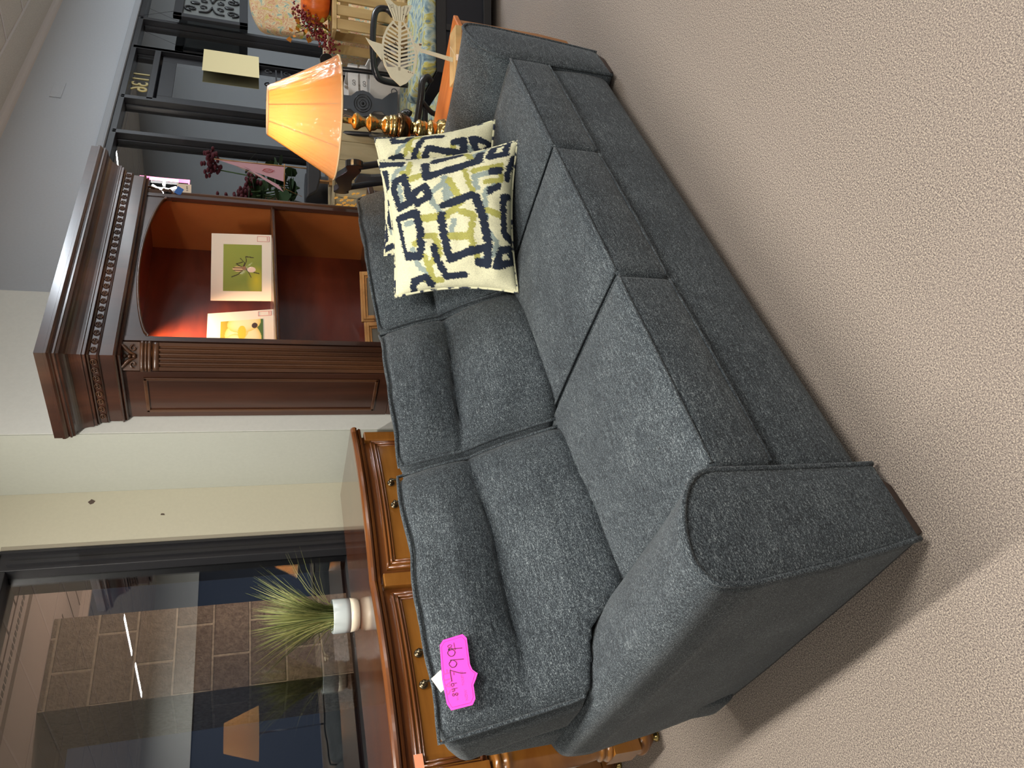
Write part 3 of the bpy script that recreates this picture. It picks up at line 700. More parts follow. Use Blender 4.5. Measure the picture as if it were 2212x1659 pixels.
# stiles
for a_,b_ in ((1.472,1.528),(.735,.785),(2.218,2.268)): build('stile',G().box(a_,b_,2.587,2.64,.655,.926),W_HONEY,side_b,bevel=.004)
LEGP=[(.050,.645),(.057,.637),(.057,.628),(.046,.622),(.050,.612),(.058,.604),(.058,.596),(.048,.588),(.046,.57),(.050,.50),(.055,.43),(.056,.37),(.050,.30),(.044,.262),(.042,.255),(.050,.250),(.053,.243),(.048,.236),(.044,.232),(.052,.226),(.057,.218),(.057,.210),(.050,.204)]
for (x,y) in ((.772,2.612),(2.228,2.612),(.80,2.985),(2.228,2.985)):
    g=G(); g.lathe([(r,z) for r,z in LEGP[::-1]],x,y,28)
    g.box(x-.052,x+.052,y-.052,y+.052,.105,.208)
    g.lathe([(.016,.022),(.022,.026),(.030,.036),(.046,.052),(.056,.068),(.057,.082),(.050,.094),(.038,.104),(.030,.107)],x,y,28)
    l=build('leg',g,W_HONEY,side_b); build('glide',G().lathe([(.020,0),(.021,.008),(.014,.014),(.012,.024)],x,y,20),BRASS,l)
g=G(); g.beam((.80,2.65,.155),(1.45,2.80,.155),.035,.022); g.beam((.82,2.95,.155),(1.45,2.80,.155),.035,.022); g.beam((2.2,2.65,.155),(1.45,2.80,.155),.035,.022); g.beam((2.2,2.95,.155),(1.45,2.80,.155),.035,.022)
build('stretcher',g,W_HONEYD,side_b,bevel=.004)
g=G(); g.box(.775,.83,fy(.8)-.052,fy(.8)-.051,.885,.915); tag(build('orange_sticker',g,flat('orange_sticker_paper',rgb(246,160,120),.6)),'pale orange paper sticker at the edge of the sideboard','sticker')
# ================================================================ grass in a pot
plx,ply=1.545,2.93
pot=thing('potted_grass','artificial grass in a pale two tone pot on the sideboard','plant',(plx,ply,.981))
g=G().lathe([(.0,0),(.056,0),(.064,.008),(.068,.02),(.0695,.040)],n=36); build('pot_base',g,flat('cream_glaze',rgb(232,220,196),.3,coat=.4),pot)
g=G().lathe([(.0695,.040),(.0705,.062),(.0705,.108),(.068,.112),(.065,.108),(.064,.09),(0,.09)],n=36); build('pot_rim',g,flat('pale_blue_glaze',rgb(196,206,206),.2,coat=.5),pot)
random.seed(3)
GR=[flat('grass_light',rgb(170,172,108),.6),flat('grass_mid',rgb(120,130,72),.6),flat('grass_deep',rgb(76,90,50),.6)]
g=G()
for k in range(560):
    a=random.uniform(0,2*PI); r0=random.uniform(0,.04); ht=random.uniform(.15,.37); sp=random.uniform(.01,.20)*(ht/.3); 
    if k<26: sp=random.uniform(.18,.28); ht=random.uniform(.10,.24)
    droop=random.uniform(0,.03)+(.03 if k<26 else 0)
    w=random.uniform(.0014,.003)
    P=[Vector((r0*math.cos(a)+sp*math.cos(a)*t**1.5,r0*math.sin(a)+sp*math.sin(a)*t**1.5,.09+ht*t-droop*t**3)) for t in (0,.25,.5,.75,1)]
    side_=Vector((-math.sin(a+.6),math.cos(a+.6),0)); b=len(g.v)
    for i,p in enumerate(P):
        ww=w*(1,.95,.75,.45,.08)[i]; g.v.append(tuple(p-side_*ww)); g.v.append(tuple(p+side_*ww)); 
    mi=random.choice((0,0,1,1,2))
    for i in range(4): g.f.append((b+2*i,b+2*i+1,b+2*i+3,b+2*i+2)); g.m.append(mi); g.sm.append(True)
build('grass',g,GR,pot)
# ================================================================ end table
et=thing('end_table','orange oak end table with open shelf and small drawer beside the sofa','table',(0,0,0))
ex0,ex1,ey0,ey1=3.105,3.505,1.125,1.82
build('table_top',G().box(ex0,ex1,ey0,ey1,.533,.555),W_OAK,et,bevel=.004)
DKOAK=wood('brown_oak',rgb(112,68,30),rgb(146,94,46),rgb(172,118,64),12,(1,1,.12),.45,.2,.08,.6)
for i,(x,y) in enumerate(((ex0+.03,ey0+.03),(ex1-.05,ey0+.03),(ex0+.03,ey1-.03),(ex1-.05,ey1-.03))):
    s_=1 if x>3.2 else -1
    g=G(); g.hexa([(x-.016-s_*.012,y-.02,0),(x+.016-s_*.012,y-.02,0),(x+.016-s_*.012,y+.012,0),(x-.016-s_*.012,y+.012,0),(x-.024,y-.022,.14),(x+.024,y-.022,.14),(x+.024,y+.022,.14),(x-.024,y+.022,.14)])
    g.box(x-.024,x+.024,y-.022,y+.022,.14,.533); build('leg',g,DKOAK,et,bevel=.003)
build('side_panel',G().box(ex1-.06,ex1-.044,ey0+.05,ey1-.05,.14,.53).box(ex0+.02,ex0+.036,ey0+.05,ey1-.05,.14,.53),DKOAK,et)
build('shelf',G().box(ex0+.05,ex1-.07,ey0+.03,ey1-.03,.315,.332),DKOAK,et,bevel=.003)
dr=build('drawer',G().box(ex0+.055,ex1-.075,ey0+.012,ey0+.03,.17,.29).box(ex0+.075,ex1-.095,ey0+.006,ey0+.012,.185,.275),W_OAKF,et,bevel=.003)
build('knob',G().lathe([(.008,0),(.008,.01),(.017,.016),(.018,.024),(.010,.030),(0,.031)],n=20,M=Matrix.Translation(((ex0+ex1)/2+.02,ey0+.008,.23))@Matrix.Rotation(PI/2,4,'X')),flat('pewter',rgb(96,92,88),.3,1),dr)
build('case',G().box(ex0+.055,ex1-.075,ey0+.03,ey1-.05,.155,.30),DKOAK,et)
# ================================================================ table lamp
LC=Vector((3.238,1.529,0))-LT*.034
lamp=thing('table_lamp','turned brass table lamp with lit cream pleated shade wrapped in plastic','lamp',(LC.x,LC.y,.555))
k_=.000267; kz=.00027
def LP_(L): return [(r*k_,(2100-x)*kz) for x,r in L]
build('lamp_base',G().lathe([(0,0)]+LP_([(2100,222),(2060,228),(2010,226),(1975,205),(1935,200),(1915,160),(1870,150),(1840,176),(1800,186),(1770,176),(1745,140),(1712,140),(1690,152),(1672,158),(1650,150),(1620,164),(1575,162),(1545,122),(1525,105),(1465,108)]),n=40),BRASS,lamp)
build('lamp_bulb_turning',G().lathe(LP_([(1465,108),(1455,130),(1420,185),(1370,220),(1310,238),(1260,236),(1225,215),(1205,190)]),n=40),BRASSD,lamp)
build('lamp_stem',G().lathe(LP_([(1205,190),(1180,180),(1165,192),(1150,180),(1130,172),(1115,182),(1098,172),(1085,150),(1060,158),(1020,150),(990,128),(970,88),(940,80),(890,82),(868,104),(840,118),(800,124),(775,156),(762,156),(740,118),(700,70),(668,70),(655,84),(640,84),(600,112),(560,140),(520,140),(488,112),(470,70),(460,54),(310,50),(300,60),(285,104),(250,108),(230,90),(228,40),(-60,30),(-120,30)])+[(0,.62)],n=40),BRASS,lamp)
zs0,zs1=.515,.80; rb_,rt_=.262,.096
def shp(u): return rb_+(rt_-rb_)*(u**.93)
npl=96
def shade(g,dr_,amp,z0,z1,nv=10,n=npl*2):
    k=len(g.v)
    for i in range(nv+1):
        u=i/nv
        for j in range(n):
            a=2*PI*j/n; r=shp(u)+dr_+(amp*math.cos(a*npl/2+.7*math.sin(5*a))); r*=1+.006*math.sin(3*a+1)
            g.v.append((r*math.cos(a),r*math.sin(a),z0+(z1-z0)*u))
    for i in range(nv):
        for j in range(n):
            j2=(j+1)%n; g.f.append((k+i*n+j,k+i*n+j2,k+(i+1)*n+j2,k+(i+1)*n+j)); g.m.append(0); g.sm.append(True)
def shade_mat():
    m=bpy.data.materials.new('cream_shade_cloth'); m.use_nodes=True; nt=m.node_tree; N=nt.nodes; L=nt.links; N.clear()
    o=N.new('ShaderNodeOutputMaterial'); t=N.new('ShaderNodeBsdfTranslucent'); t.inputs[0].default_value=rgb(250,186,96); d=N.new('ShaderNodeBsdfDiffuse'); d.inputs[0].default_value=rgb(232,196,150)
    mx=N.new('ShaderNodeMixShader'); mx.inputs[0].default_value=.48; L.new(d.outputs[0],mx.inputs[1]); L.new(t.outputs[0],mx.inputs[2]); L.new(mx.outputs[0],o.inputs[0]); return m
g=G(); shade(g,0,.0012,zs0,zs1); sh=build('lamp_shade',g,shade_mat(),lamp)
g=G(); g.tube([(shp(0)*math.cos(2*PI*k/60),shp(0)*math.sin(2*PI*k/60),zs0) for k in range(60)],.004,6,closed=True); g.tube([(shp(1)*math.cos(2*PI*k/40),shp(1)*math.sin(2*PI*k/40),zs1) for k in range(40)],.004,6,closed=True)
build('shade_trim',g,flat('cream_trim',rgb(226,196,150),.7),sh)
for k in range(9):
    a=2*PI*k/9+.35; build('shade_rib',G().tube([((shp(u)-.004)*math.cos(a),(shp(u)-.004)*math.sin(a),zs0+(zs1-zs0)*u) for u in (0,.25,.5,.75,1)],.0025,5),bpy.data.materials['cream_trim'],sh)
def wrapm():
    m=glassy('clear_wrap',(1,1,1,1),1.35,1.0); nt=m.node_tree; N=nt.nodes; L=nt.links
    tc=N.new('ShaderNodeTexCoord'); n=N.new('ShaderNodeTexNoise'); n.inputs['Scale'].default_value=14; n.inputs['Detail'].default_value=5; mp=N.new('ShaderNodeMapping'); mp.inputs['Scale'].default_value=(1,1,.35); L.new(tc.outputs['Object'],mp.inputs[0]); L.new(mp.outputs[0],n.inputs['Vector'])
    bp=N.new('ShaderNodeBump'); bp.inputs['Strength'].default_value=1; bp.inputs['Distance'].default_value=.02; L.new(n.outputs['Fac'],bp.inputs['Height'])
    for x in N:
        if x.type=='BSDF_GLOSSY': L.new(bp.outputs[0],x.inputs['Normal']); x.inputs['Roughness'].default_value=.08
    return m
g=G(); shade(g,.004,.0015,zs0-.003,zs1+.002,8,80); build('plastic_wrap',g,wrapm(),sh,label='clear plastic wrap')
for q in (-1,1):
    c=LT*(.045*q); g=G().ball((c.x,c.y,.655),.024,14,sc=(1,1,1.3)); bu=build('bulb',g,flat('lit_bulb',(1,.8,.45,1),.3,emit=(1,.66,.28,1),es=18),lamp)
# small hang tag on the neck
g=G(); M=Matrix.Translation((0,0,.44))@Matrix.Rotation(.15,4,'Y'); g.box(-.02,.05,-.001,0,.0,.001,0,M); g.tube([(0,0,.50),(.03,-.01,.47),(.012,-.012,.43)],.0008,5); build('string_tag',g,PAPER,lamp)
# ================================================================ fish on a stand
FB=Vector((3.262,1.222,0))
fish=thing('fish_figurine','distressed cream metal fish skeleton on a pale wooden block, on the end table','figurine',(FB.x,FB.y,.555),math.atan2(LT.y,LT.x))
def fc(x,y): return ((915-y)*.000252,.030+(1690-x)*.000262)
FM=noisy('distressed_cream_metal',[(.0,rgb(70,50,38)),(.345,rgb(84,62,48)),(.365,rgb(196,190,166)),(1,rgb(206,200,178))],26,(1,1,1),.55,.1,5)
fb=build('wooden_block',G().box(-.115,.125,-.042,.052,0,.030),W_PINE,fish,bevel=.003)
g=G(); g.hexa([(-.022,-.003,.030),(-.004,-.003,.030),(-.004,.003,.030),(-.022,.003,.030),(.000,-.003,.175),(.014,-.003,.175),(.014,.003,.175),(.000,.003,.175)]); build('post',g,FM,fish)
def pf(L,t=.0022): 
    return [fc(*p) for p in L]
g=G()
rimo=[(690,450),(640,500),(570,600),(510,760),(485,950),(500,1130),(540,1250),(640,1430),(800,1560),(900,1500),(980,1400),(1040,1300),(1070,1150),(1080,1000),(1050,850),(1000,700),(930,560),(860,450)]
cxr,cyr=785,950
rimi=[(cxr+(x-cxr)*.88,cyr+(y-cyr)*.93) for x,y in rimo]
n=len(rimo)
for i in range(n-1):
    g.prism(pf([rimo[i],rimo[i+1],rimi[i+1],rimi[i]]),-.0015,.0015,'y')
g.prism(pf([(760,440),(815,440),(800,1300),(765,1300)]),-.0018,.0018,'y')
for k in range(11):
    y=520+k*68; up_=(y-450)/800; hw=(cxr-min(r[0] for r in [(485,0)]))*math.sin(PI*min(1,max(.12,(y-380)/1150)))**.8
    for s_ in (-1,1):
        xe=cxr+s_*hw*.93; ye=y-60 if s_<0 else y-70
        g.prism(pf([(cxr,y+40),(cxr,y+72),(xe,ye+32),(xe,ye)]),-.0012,.0012,'y')
g.prism(pf([(560,1270),(790,1235),(1035,1290),(980,1400),(900,1500),(800,1560),(640,1430)]),-.0018,.0018,'y')
fixn(build('fish_body',g,FM,fish))
g=G(); g.prism(pf([(690,460),(640,330),(580,200),(515,80),(620,110),(720,190),(800,205),(880,165),(990,140),(960,230),(900,340),(860,460)]),-.0015,.0015,'y')
for k in range(6):
    g.tube([(*(lambda p:(p[0],-.003,p[1]))(fc(700+28*k,450)),),(*(lambda p:(p[0],-.003,p[1]))(fc(590+66*k,190)),)],.0016,5)
fixn(build('tail',g,FM,fish))
g=G(); g.prism(pf([(230,825),(335,870),(490,890),(495,1165),(400,1050),(290,920)]),-.0015,.0015,'y'); g.prism(pf([(1045,800),(1170,750),(1135,880),(1080,990)]),-.0015,.0015,'y'); fixn(build('fin',g,FM,fish))
g=G(); g.box(-.035,-.008,-.052,-.051,-.006+.01,.028); g.tube([(-.02,-.05,.028),(.03,-.03,.05),(-.01,0,.04)],.0006,4); o=build('price_tag',g,PAPER,fish,label='small cream price tag')
# ================================================================ throw pillows
def pillow_col():
    navy=[([(770,540),(775,650),(960,610),(1140,560),(1150,500)],40),([(830,510),(1010,470)],30),([(1215,540),(1245,430),(1335,420),(1325,520),(1215,540)],30),([(530,650),(610,620),(640,830),(545,850),(510,700),(530,650)],34),([(680,760),(760,720),(785,800),(690,845),(670,780)],30),([(880,875),(990,850),(1080,820)],34),([(520,930),(680,910),(700,1060),(690,1100)],36),([(700,1130),(670,1220),(570,1205)],36),([(520,930),(560,1200)],16),([(860,950),(870,1100),(900,1250),(1070,1200)],38),([(1110,840),(1160,980),(1190,1150),(1180,1290),(1110,1280)],42),([(1110,1195),(1190,1170)],30),([(1325,840),(1325,1080),(1410,1140)],34),([(1320,840),(1370,830)],30),([(1240,1310),(1290,1200),(1370,1180),(1385,1270),(1240,1310)],30),([(790,1160),(800,1250)],30),([(825,1290),(860,1380),(1000,1370)],32),([(585,1450),(600,1390),(700,1370),(735,1430)],34),([(395,465),(600,495)],34),([(430,540),(465,555),(450,660)],28),([(1230,660),(1290,650)],32),([(1215,795),(1280,765)],30),([(1385,560),(1350,700)],30),([(1300,370),(1390,400)],34)]
    olive=[([(660,500),(650,600),(600,580)],26),([(660,650),(750,630)],34),([(1040,640),(1090,800)],22),([(1100,645),(1300,610),(1300,720),(1190,735)],26),([(930,700),(1010,860),(900,950),(700,955)],34),([(1000,930),(1090,960),(1060,1100),(900,1095)],32),([(1060,1100),(1080,1180),(1110,1260)],32),([(650,1130),(720,1080),(800,1080),(830,1200),(740,1290),(750,1370)],32),([(715,1220),(740,1340)],26),([(1180,930),(1290,960)],28),([(820,1400),(700,1400)],26),([(1050,470),(1090,520)],26)]
    grey=[([(900,680),(910,830)],40),([(800,850),(800,770),(900,720),(945,800)],22),([(810,850),(870,940),(960,920)],24),([(1120,770),(1110,690),(1250,655)],32),([(1180,990),(1180,800),(1290,735)],24),([(560,690),(575,800)],22),([(950,990),(915,1090)],26),([(1200,1080),(1260,1150),(1230,1230),(1150,1260)],26),([(620,1160),(660,1290),(720,1340)],26),([(515,620),(560,560),(640,535)],24),([(590,980),(640,970)],30),([(1180,450),(1080,520)],26)]
    base=rgb(226,224,190)[:3]; cn=rgb(38,46,62)[:3]; co=rgb(170,168,92)[:3]; cg=rgb(146,160,154)[:3]
    def f(a,b):
        x=1400-b*970; y=1465-a*1040
        jx=16*mnoise.noise(Vector((x*.004,y*.16,1)))+7*mnoise.noise(Vector((x*.16,y*.16,5))); jy=6*mnoise.noise(Vector((x*.09,y*.09,9)))
        X,Y=x+jx*1.0,y+jy
        def dm(S): return min((min(segd(X,Y,*p,*q) for p,q in zip(L,L[1:]))-w/2+3*math.sin(y*.9)) for L,w in S)
        if dm(navy)<11: return cn
        if dm(olive)<7: return co
        if dm(grey)<7: return cg
        v=.96+.04*mnoise.noise(Vector((x*.05,y*.05,3))); return tuple(c*v for c in base)
    return f
PF=pillow_col()
def pillow(corn,thick,nrm,mir=False,n=170,seed=0,bend=0):
    BL,BR,TR,TL=[Vector(c) for c in corn]; g=G(); g.col=[]; nrm=Vector(nrm).normalized()
    def pos(a,b,sd):
        # concave edges
        ia=a-.5; ib=b-.5
        aa=.5+ia*(1-.10*(1-(2*ib)**2)*abs(2*ia)**3); bb=.5+ib*(1-.10*(1-(2*ia)**2)*abs(2*ib)**3)
        P=(BL*(1-aa)+BR*aa)*(1-bb)+(TL*(1-aa)+TR*aa)*bb
        h=(max(0,1-abs(2*ia)**2.6)*max(0,1-abs(2*ib)**2.6))**.55*thick
        h*=1+.10*mnoise.noise(Vector((a*3,b*3,seed+2)))
        h+=.006*mnoise.noise(Vector((a*9,b*9,seed)))*min(1,h*30)
        return P+nrm*(h*sd)+nrm*(bend*((2*ia)**2-(2*ib)**2)*.5)
    W=n+1
    for sd in (1,-1):
        for j in range(W):
            for i in range(W):
                a,b=i/n,j/n; g.v.append(tuple(pos(a,b,sd))); g.col.append(PC[j*W+(n-i if (mir) else i)] if sd>0 else BC)
    for sd in (0,1):
        o=sd*W*W
        for j in range(n):
            for i in range(n):
                k=o+j*W+i; f=(k,k+1,k+W+1,k+W); g.f.append(f if sd==0 else f[::-1]); g.m.append(0); g.sm.append(True)
    edge=[pos(k/24,0,1) for k in range(24)]+[pos(1,k/24,1) for k in range(24)]+[pos(1-k/24,1,1) for k in range(24)]+[pos(0,1-k/24,1) for k in range(24)]
    return g,edge
n_=170; BC=rgb(222,220,186)[:3]
PC=[PF(i/n_,j/n_) for j in range(n_+1) for i in range(n_+1)]
PM=vcol('abstract_block_print_fabric',.85,.5,380,.2); PIPE=noisy('pillow_piping_cloth',[(.42,rgb(40,48,64)),(.5,rgb(216,214,180))],34,(1,1,1),.85,.1,2)
def tosl(L): return [SL(*c) for c in L]
cf=tosl([(1.37,.50,.505),(1.80,.135,.500),(1.965,.375,.965),(1.465,.630,.925)])
nf=(cf[1]-cf[0]).cross(cf[3]-cf[0])
g,e=pillow(cf,.10,nf,seed=1)
p1=build('throw_pillow',g,PM); tag(p1,'front throw pillow with bold navy and olive block print, leaning at the far sofa arm','pillow','block print throw pillows on the sofa')
g=G(); g.tube(e,.006,6,closed=True); build('piping',g,PIPE,p1)
cb=tosl([(1.60,.52,.52),(2.06,.20,.515),(2.10,.36,.965),(1.80,.70,.915)])
nb=(cb[1]-cb[0]).cross(cb[3]-cb[0])
g,e=pillow(cb,.085,nb,mir=True,seed=6)
p2=build('throw_pillow',g,PM); tag(p2,'rear throw pillow mostly hidden behind the front one, against the far sofa arm','pillow','block print throw pillows on the sofa')
g=G(); g.tube(e,.006,6,closed=True); build('piping',g,PIPE,p2)
# ================================================================ pink sale tag on the near cushion
PINK=flat('neon_pink_card',rgb(255,44,184),.55)
cen=SL(.098,.700,.932); Nn=(RS@Vector((-.10,-.86,.50))).normalized(); Xa=(SL(.184,.70,.926)-SL(.012,.70,.939)).normalized()
Xa=(Xa-Nn*Xa.dot(Nn)).normalized(); Ya=Nn.cross(Xa); Ma=Matrix((Xa,Ya,Nn)).transposed().to_4x4(); Ma.translation=cen
tw,th=.088,.038
out=[(-tw,-th*.75),(-tw*.86,-th),(-tw*.48,-th*1.02),(-tw*.38,-th*1.18),(-tw*.20,-th*1.42),(-tw*.06,-th*1.10),(tw*.1,-th),(tw*.86,-th*1.05),(tw,-th*.8),(tw*.98,th*.62),(tw*.86,th*.90),(-tw*.1,th*1.06),(-tw*.8,th*.96),(-tw,th*.72)]
k=G(); k.prism(out,0,.0012,'z'); st=fixn(build('sale_tag',k,PINK)); st.matrix_world=Ma; tag(st,'bright pink sale price card on the nearest back cushion','price tag')
g=G(); g.tube([(x*.93,y*.88,.0013) for x,y in out],.0005,4,closed=True)
g.text('SALE',Matrix.Translation((-tw*.22,th*.62,.0014)),size=.030,ext=.0002,shear=0)
g.text("WAS",Matrix.Translation((-tw*.68,th*.18,.0014)),size=.008,ext=.0002); g.text("NOW",Matrix.Translation((-tw*.70,-th*.42,.0014)),size=.010,ext=.0002); g.text("TICKETED",Matrix.Translation((-tw*.22,-th*.34,.0014)),size=.008,ext=.0002)
build('embossed_text',g,flat('pink_emboss',rgb(222,24,150),.5),st)
def stroke(g,L,ox,oy,s,r=.0007): g.tube([(ox+x*s,oy+y*s,.0018) for x,y in catmull_2(L)],r,5)
def catmull_2(L): return [(p.x,p.y) for p in catmull([(x,y,0) for x,y in L],4)]
D7=[[(0,1),(.02,.98),(.62,1.0),(.60,.9),(.35,.4),(.25,0)]]; D9=[[(.55,.8),(.35,1),(.1,.85),(.1,.62),(.3,.5),(.52,.7),(.56,.9),(.5,.5),(.42,.0)]]
D0=[[(.3,1),(.08,.8),(.08,.3),(.3,.05),(.52,.3),(.52,.8),(.3,1)]]; D8=[[(.5,.9),(.3,1),(.1,.8),(.5,.3),(.3,.05),(.1,.25),(.45,.75),(.5,.9)]]; D4=[[(.1,1),(.08,.55),(.5,.55)],[(.45,1),(.42,.0)]]
g=G()
for i,D in enumerate((D7,D9,D9)):
    for L in D: stroke(g,L,-tw*.22+i*.028,-th*.62,.040,.0010)
for i,D in enumerate((D0,D0)):
    for L in D: stroke(g,L,tw*.62+i*.008,th*.05,.012)
g.tube([(tw*.60,-th*.12,.0018),(tw*.82,-th*.10,.0018)],.0006,4)
for i,D in enumerate((D8,D4,D9)):
    for L in D: stroke(g,L,-tw*.66+i*.012,th*.10,.015)
g.tube([(-tw*.08,th*.2,.0018),(tw*.0,th*.2,.0018)],.0006,4)
build('handwriting',g,flat('marker_pen',rgb(70,20,60),.5),st)
k=G(); k.box(-.022,.022,-.016,.016,-.0012,0); wl=build('care_label',k,PAPER); wl.matrix_world=Ma@Matrix.Translation((-.012,.046,-.004))@Matrix.Rotation(.5,4,'Z'); tag(wl,'white cloth care label sticking out behind the pink sale card','label')
# ================================================================ things between the end table and the shopfront
hd_=HD
FLOR=noisy('blue_yellow_floral_cloth',[(.30,rgb(66,88,104)),(.42,rgb(120,144,150)),(.50,rgb(172,184,168)),(.58,rgb(176,166,70)),(.66,rgb(92,116,128)),(.8,rgb(190,196,180))],9,(1,1,1),.85,.05,4,distort=1.6)
TOILE=noisy('toile_floral_cloth',[(.30,rgb(122,150,140)),(.40,rgb(140,160,146)),(.43,rgb(204,184,140)),(.475,rgb(206,186,148)),(.49,rgb(176,84,62)),(.51,rgb(204,180,142)),(.545,rgb(204,180,134)),(.565,rgb(174,88,66)),(.59,rgb(206,186,140)),(.66,rgb(180,156,62)),(.74,rgb(204,186,140))],15,(1,1,1),.85,.03,5,distort=1.2)
def armchair(name,label,group):
    """black splat-back armchair; faces -y, seat front at y=-.25"""
    t=thing(name,label,'chair',(0,0,0),0,group)
    build('seat',G().soft((-.27,-.26,.40),(.27,.24,.49),.035,(8,8,2),fn=lambda p,u: Vector((p.x*(1-.10*u.y),p.y,p.z+.02*math.sin(PI*min(1,max(0,u.x)))*math.sin(PI*min(1,max(0,u.y)))*(u.z>.5)))),FLOR,t)
    build('seat_frame',G().box(-.275,.275,-.265,.25,.35,.405),BLK,t,bevel=.006)
    for x in (-.245,.245):
        g=G(); P=catmull([(x,-.235,0),(x,-.245,.12),(x,-.225,.36),(x,-.23,.40)],5); g.tube(P,[.016+.010*min(1,i/8) for i in range(len(P))],8); build('leg',g,BLK,t)
        g=G(); P=catmull([(x*.9,.30,0),(x*.9,.25,.20),(x*.92,.235,.42),(x*.95,.27,.75),(x*.97,.33,1.02)],5); g.tube(P,[.020]*len(P),8); build('leg',g,BLK,t)
        s=1 if x>0 else -1
        g=G(); P=catmull([(x*.97,.27,.70),(x*1.12,.12,.69),(x*1.22,-.08,.665),(x*1.22,-.18,.655),(x*1.20,-.215,.625),(x*1.14,-.20,.60)],5); g.tube(P,[.021]*len(P),8)
        P=catmull([(x*1.03,-.13,.40),(x*1.18,-.08,.48),(x*1.08,-.02,.57),(x*1.20,-.07,.655)],5); g.tube(P,[.016]*len(P),8); build('arm',g,BLK,t)
    g=G(); L=[(-.30,1.00),(-.335,1.03),(-.33,1.075),(-.29,1.10),(-.20,1.08),(-.10,1.10),(0,1.125),(.10,1.10),(.20,1.08),(.29,1.10),(.33,1.075),(.335,1.03),(.30,1.00),(.26,1.02),(.22,1.0),(.1,1.01),(0,1.02),(-.1,1.01),(-.22,1.0),(-.26,1.02)]
    L=[(p.x,p.y) for p in catmull([(a,b,0) for a,b in L],3,closed=True)]
    g.prism(L,.315,.352,'y'); fixn(build('crest_rail',g,BLK,t,bevel=.004))
    SP=flat_sp
    Lh=[(.115,.50),(.095,.56),(.045,.62),(.050,.68),(.085,.72),(.098,.77),(.085,.82),(.050,.86),(.050,.92),(.085,1.0)]
    L=Lh+[(-x,z) for x,z in Lh[::-1]]
    M=Matrix.Translation((0,.262,.5))@Matrix.Rotation(-.14,4,'X')@Matrix.Translation((0,0,-.5))
    g=G(); g.prism(L,-.008,.008,'y',M=M); sp_=fixn(build('splat',g,SP,t))
    g=G()
    for r in (.066,.048,.026): g.tube([M@Vector((r*math.cos(2*PI*k/24),-.010,.77+r*math.sin(2*PI*k/24))) for k in range(24)],.0035,5,closed=True)
    g.ball(M@Vector((0,-.010,.77)),.012,8); build('medallion',g,BLK,sp_)
    return t
flat_sp=flat('grey_black_lacquer',rgb(74,80,88),.35,coat=.2)
grp=None
A=armchair('armchair','black armchair whose medallion splat shows between the lamp and the fish',None)
A.scale=(.9,.9,.88); A.location=(4.84,2.14,0); A.rotation_euler=(0,0,-PI/4-.12)
B2=dup(A,(3.87,1.88,0),PI/4,'black armchair seen end on between the hutch and the lamp, its scroll crest in front')
# black bench with long floral cushion
bench=thing('storage_bench','black panelled storage bench with a long blue and yellow floral cushion','bench',(4.60,1.66,0),math.atan2(LT.y,LT.x)+.05)
build('bench_box',G().box(-.28,.40,-.20,.25,.06,.40),flat('navy_black_paint',rgb(22,26,36),.4),bench,bevel=.006)
build('panel_frame',G().box(-.28,.40,-.212,-.20,.34,.40).box(-.28,.40,-.212,-.20,.06,.11).box(-.28,-.22,-.212,-.20,.11,.34).box(.34,.40,-.212,-.20,.11,.34).box(-.02,.02,-.212,-.20,.11,.34),BLK,bench,bevel=.004)
build('cushion',G().soft((-.29,-.23,.40),(.41,.26,.475),.03,(10,6,2)),FLOR,bench)
for x in (-.24,.36): build('foot',G().box(x-.03,x+.03,-.18,-.12,0,.06),BLK,bench)
g=G(); P=catmull([(-.17,.24,.40),(-.17,.24,.62),(-.13,.22,.68),(-.02,.20,.70),(.15,.18,.70),(.24,.17,.68),(.255,.165,.62),(.22,.16,.58)],6); g.tube(P,[.020]*len(P),8); build('arm_rail',g,BLK,bench)
# grey black wooden chest at the right edge of the room
ch_=thing('chest','dark grey distressed wooden chest beyond the end table','chest',(5.46,0.98,0),math.atan2(LT.y,LT.x))
GREYW=noisy('worn_grey_paint',[(.3,rgb(44,48,54)),(.6,rgb(68,72,78)),(.75,rgb(110,112,112))],14,(1,1,1),.6,.1,6)
build('chest_body',G().box(-.30,.42,-.2,.2,.05,.50),GREYW,ch_,bevel=.008); build('chest_lid',G().box(-.32,.44,-.22,.22,.50,.54),GREYW,ch_,bevel=.008)
build('plank_seam',G().box(-.30,.42,-.204,-.2,.34,.346).box(-.30,.42,-.204,-.2,.19,.196).box(.06,.066,-.204,-.2,.05,.5),BLK,ch_)
for x in (-.26,.38): build('foot',G().box(x-.03,x+.03,-.17,-.11,0,.05),BLK,ch_)
oc=thing('wooden_chair','orange brown wooden chair at the edge of the picture behind the end table','chair',(5.30,.42,0),.3)
build('seat',G().box(-.22,.22,-.2,.22,.40,.44),W_OAK,oc,bevel=.01)
for x in (-.19,.19):
    for y in (-.17,.19): build('leg',G().tube([(x*1.1,y*1.1,0),(x,y,.2),(x*.95,y*.95,.40)],[.017,.024,.02],10),W_OAK,oc)
build('backrest',G().box(-.2,.2,.19,.215,.44,.86),W_OAK,oc,bevel=.008)
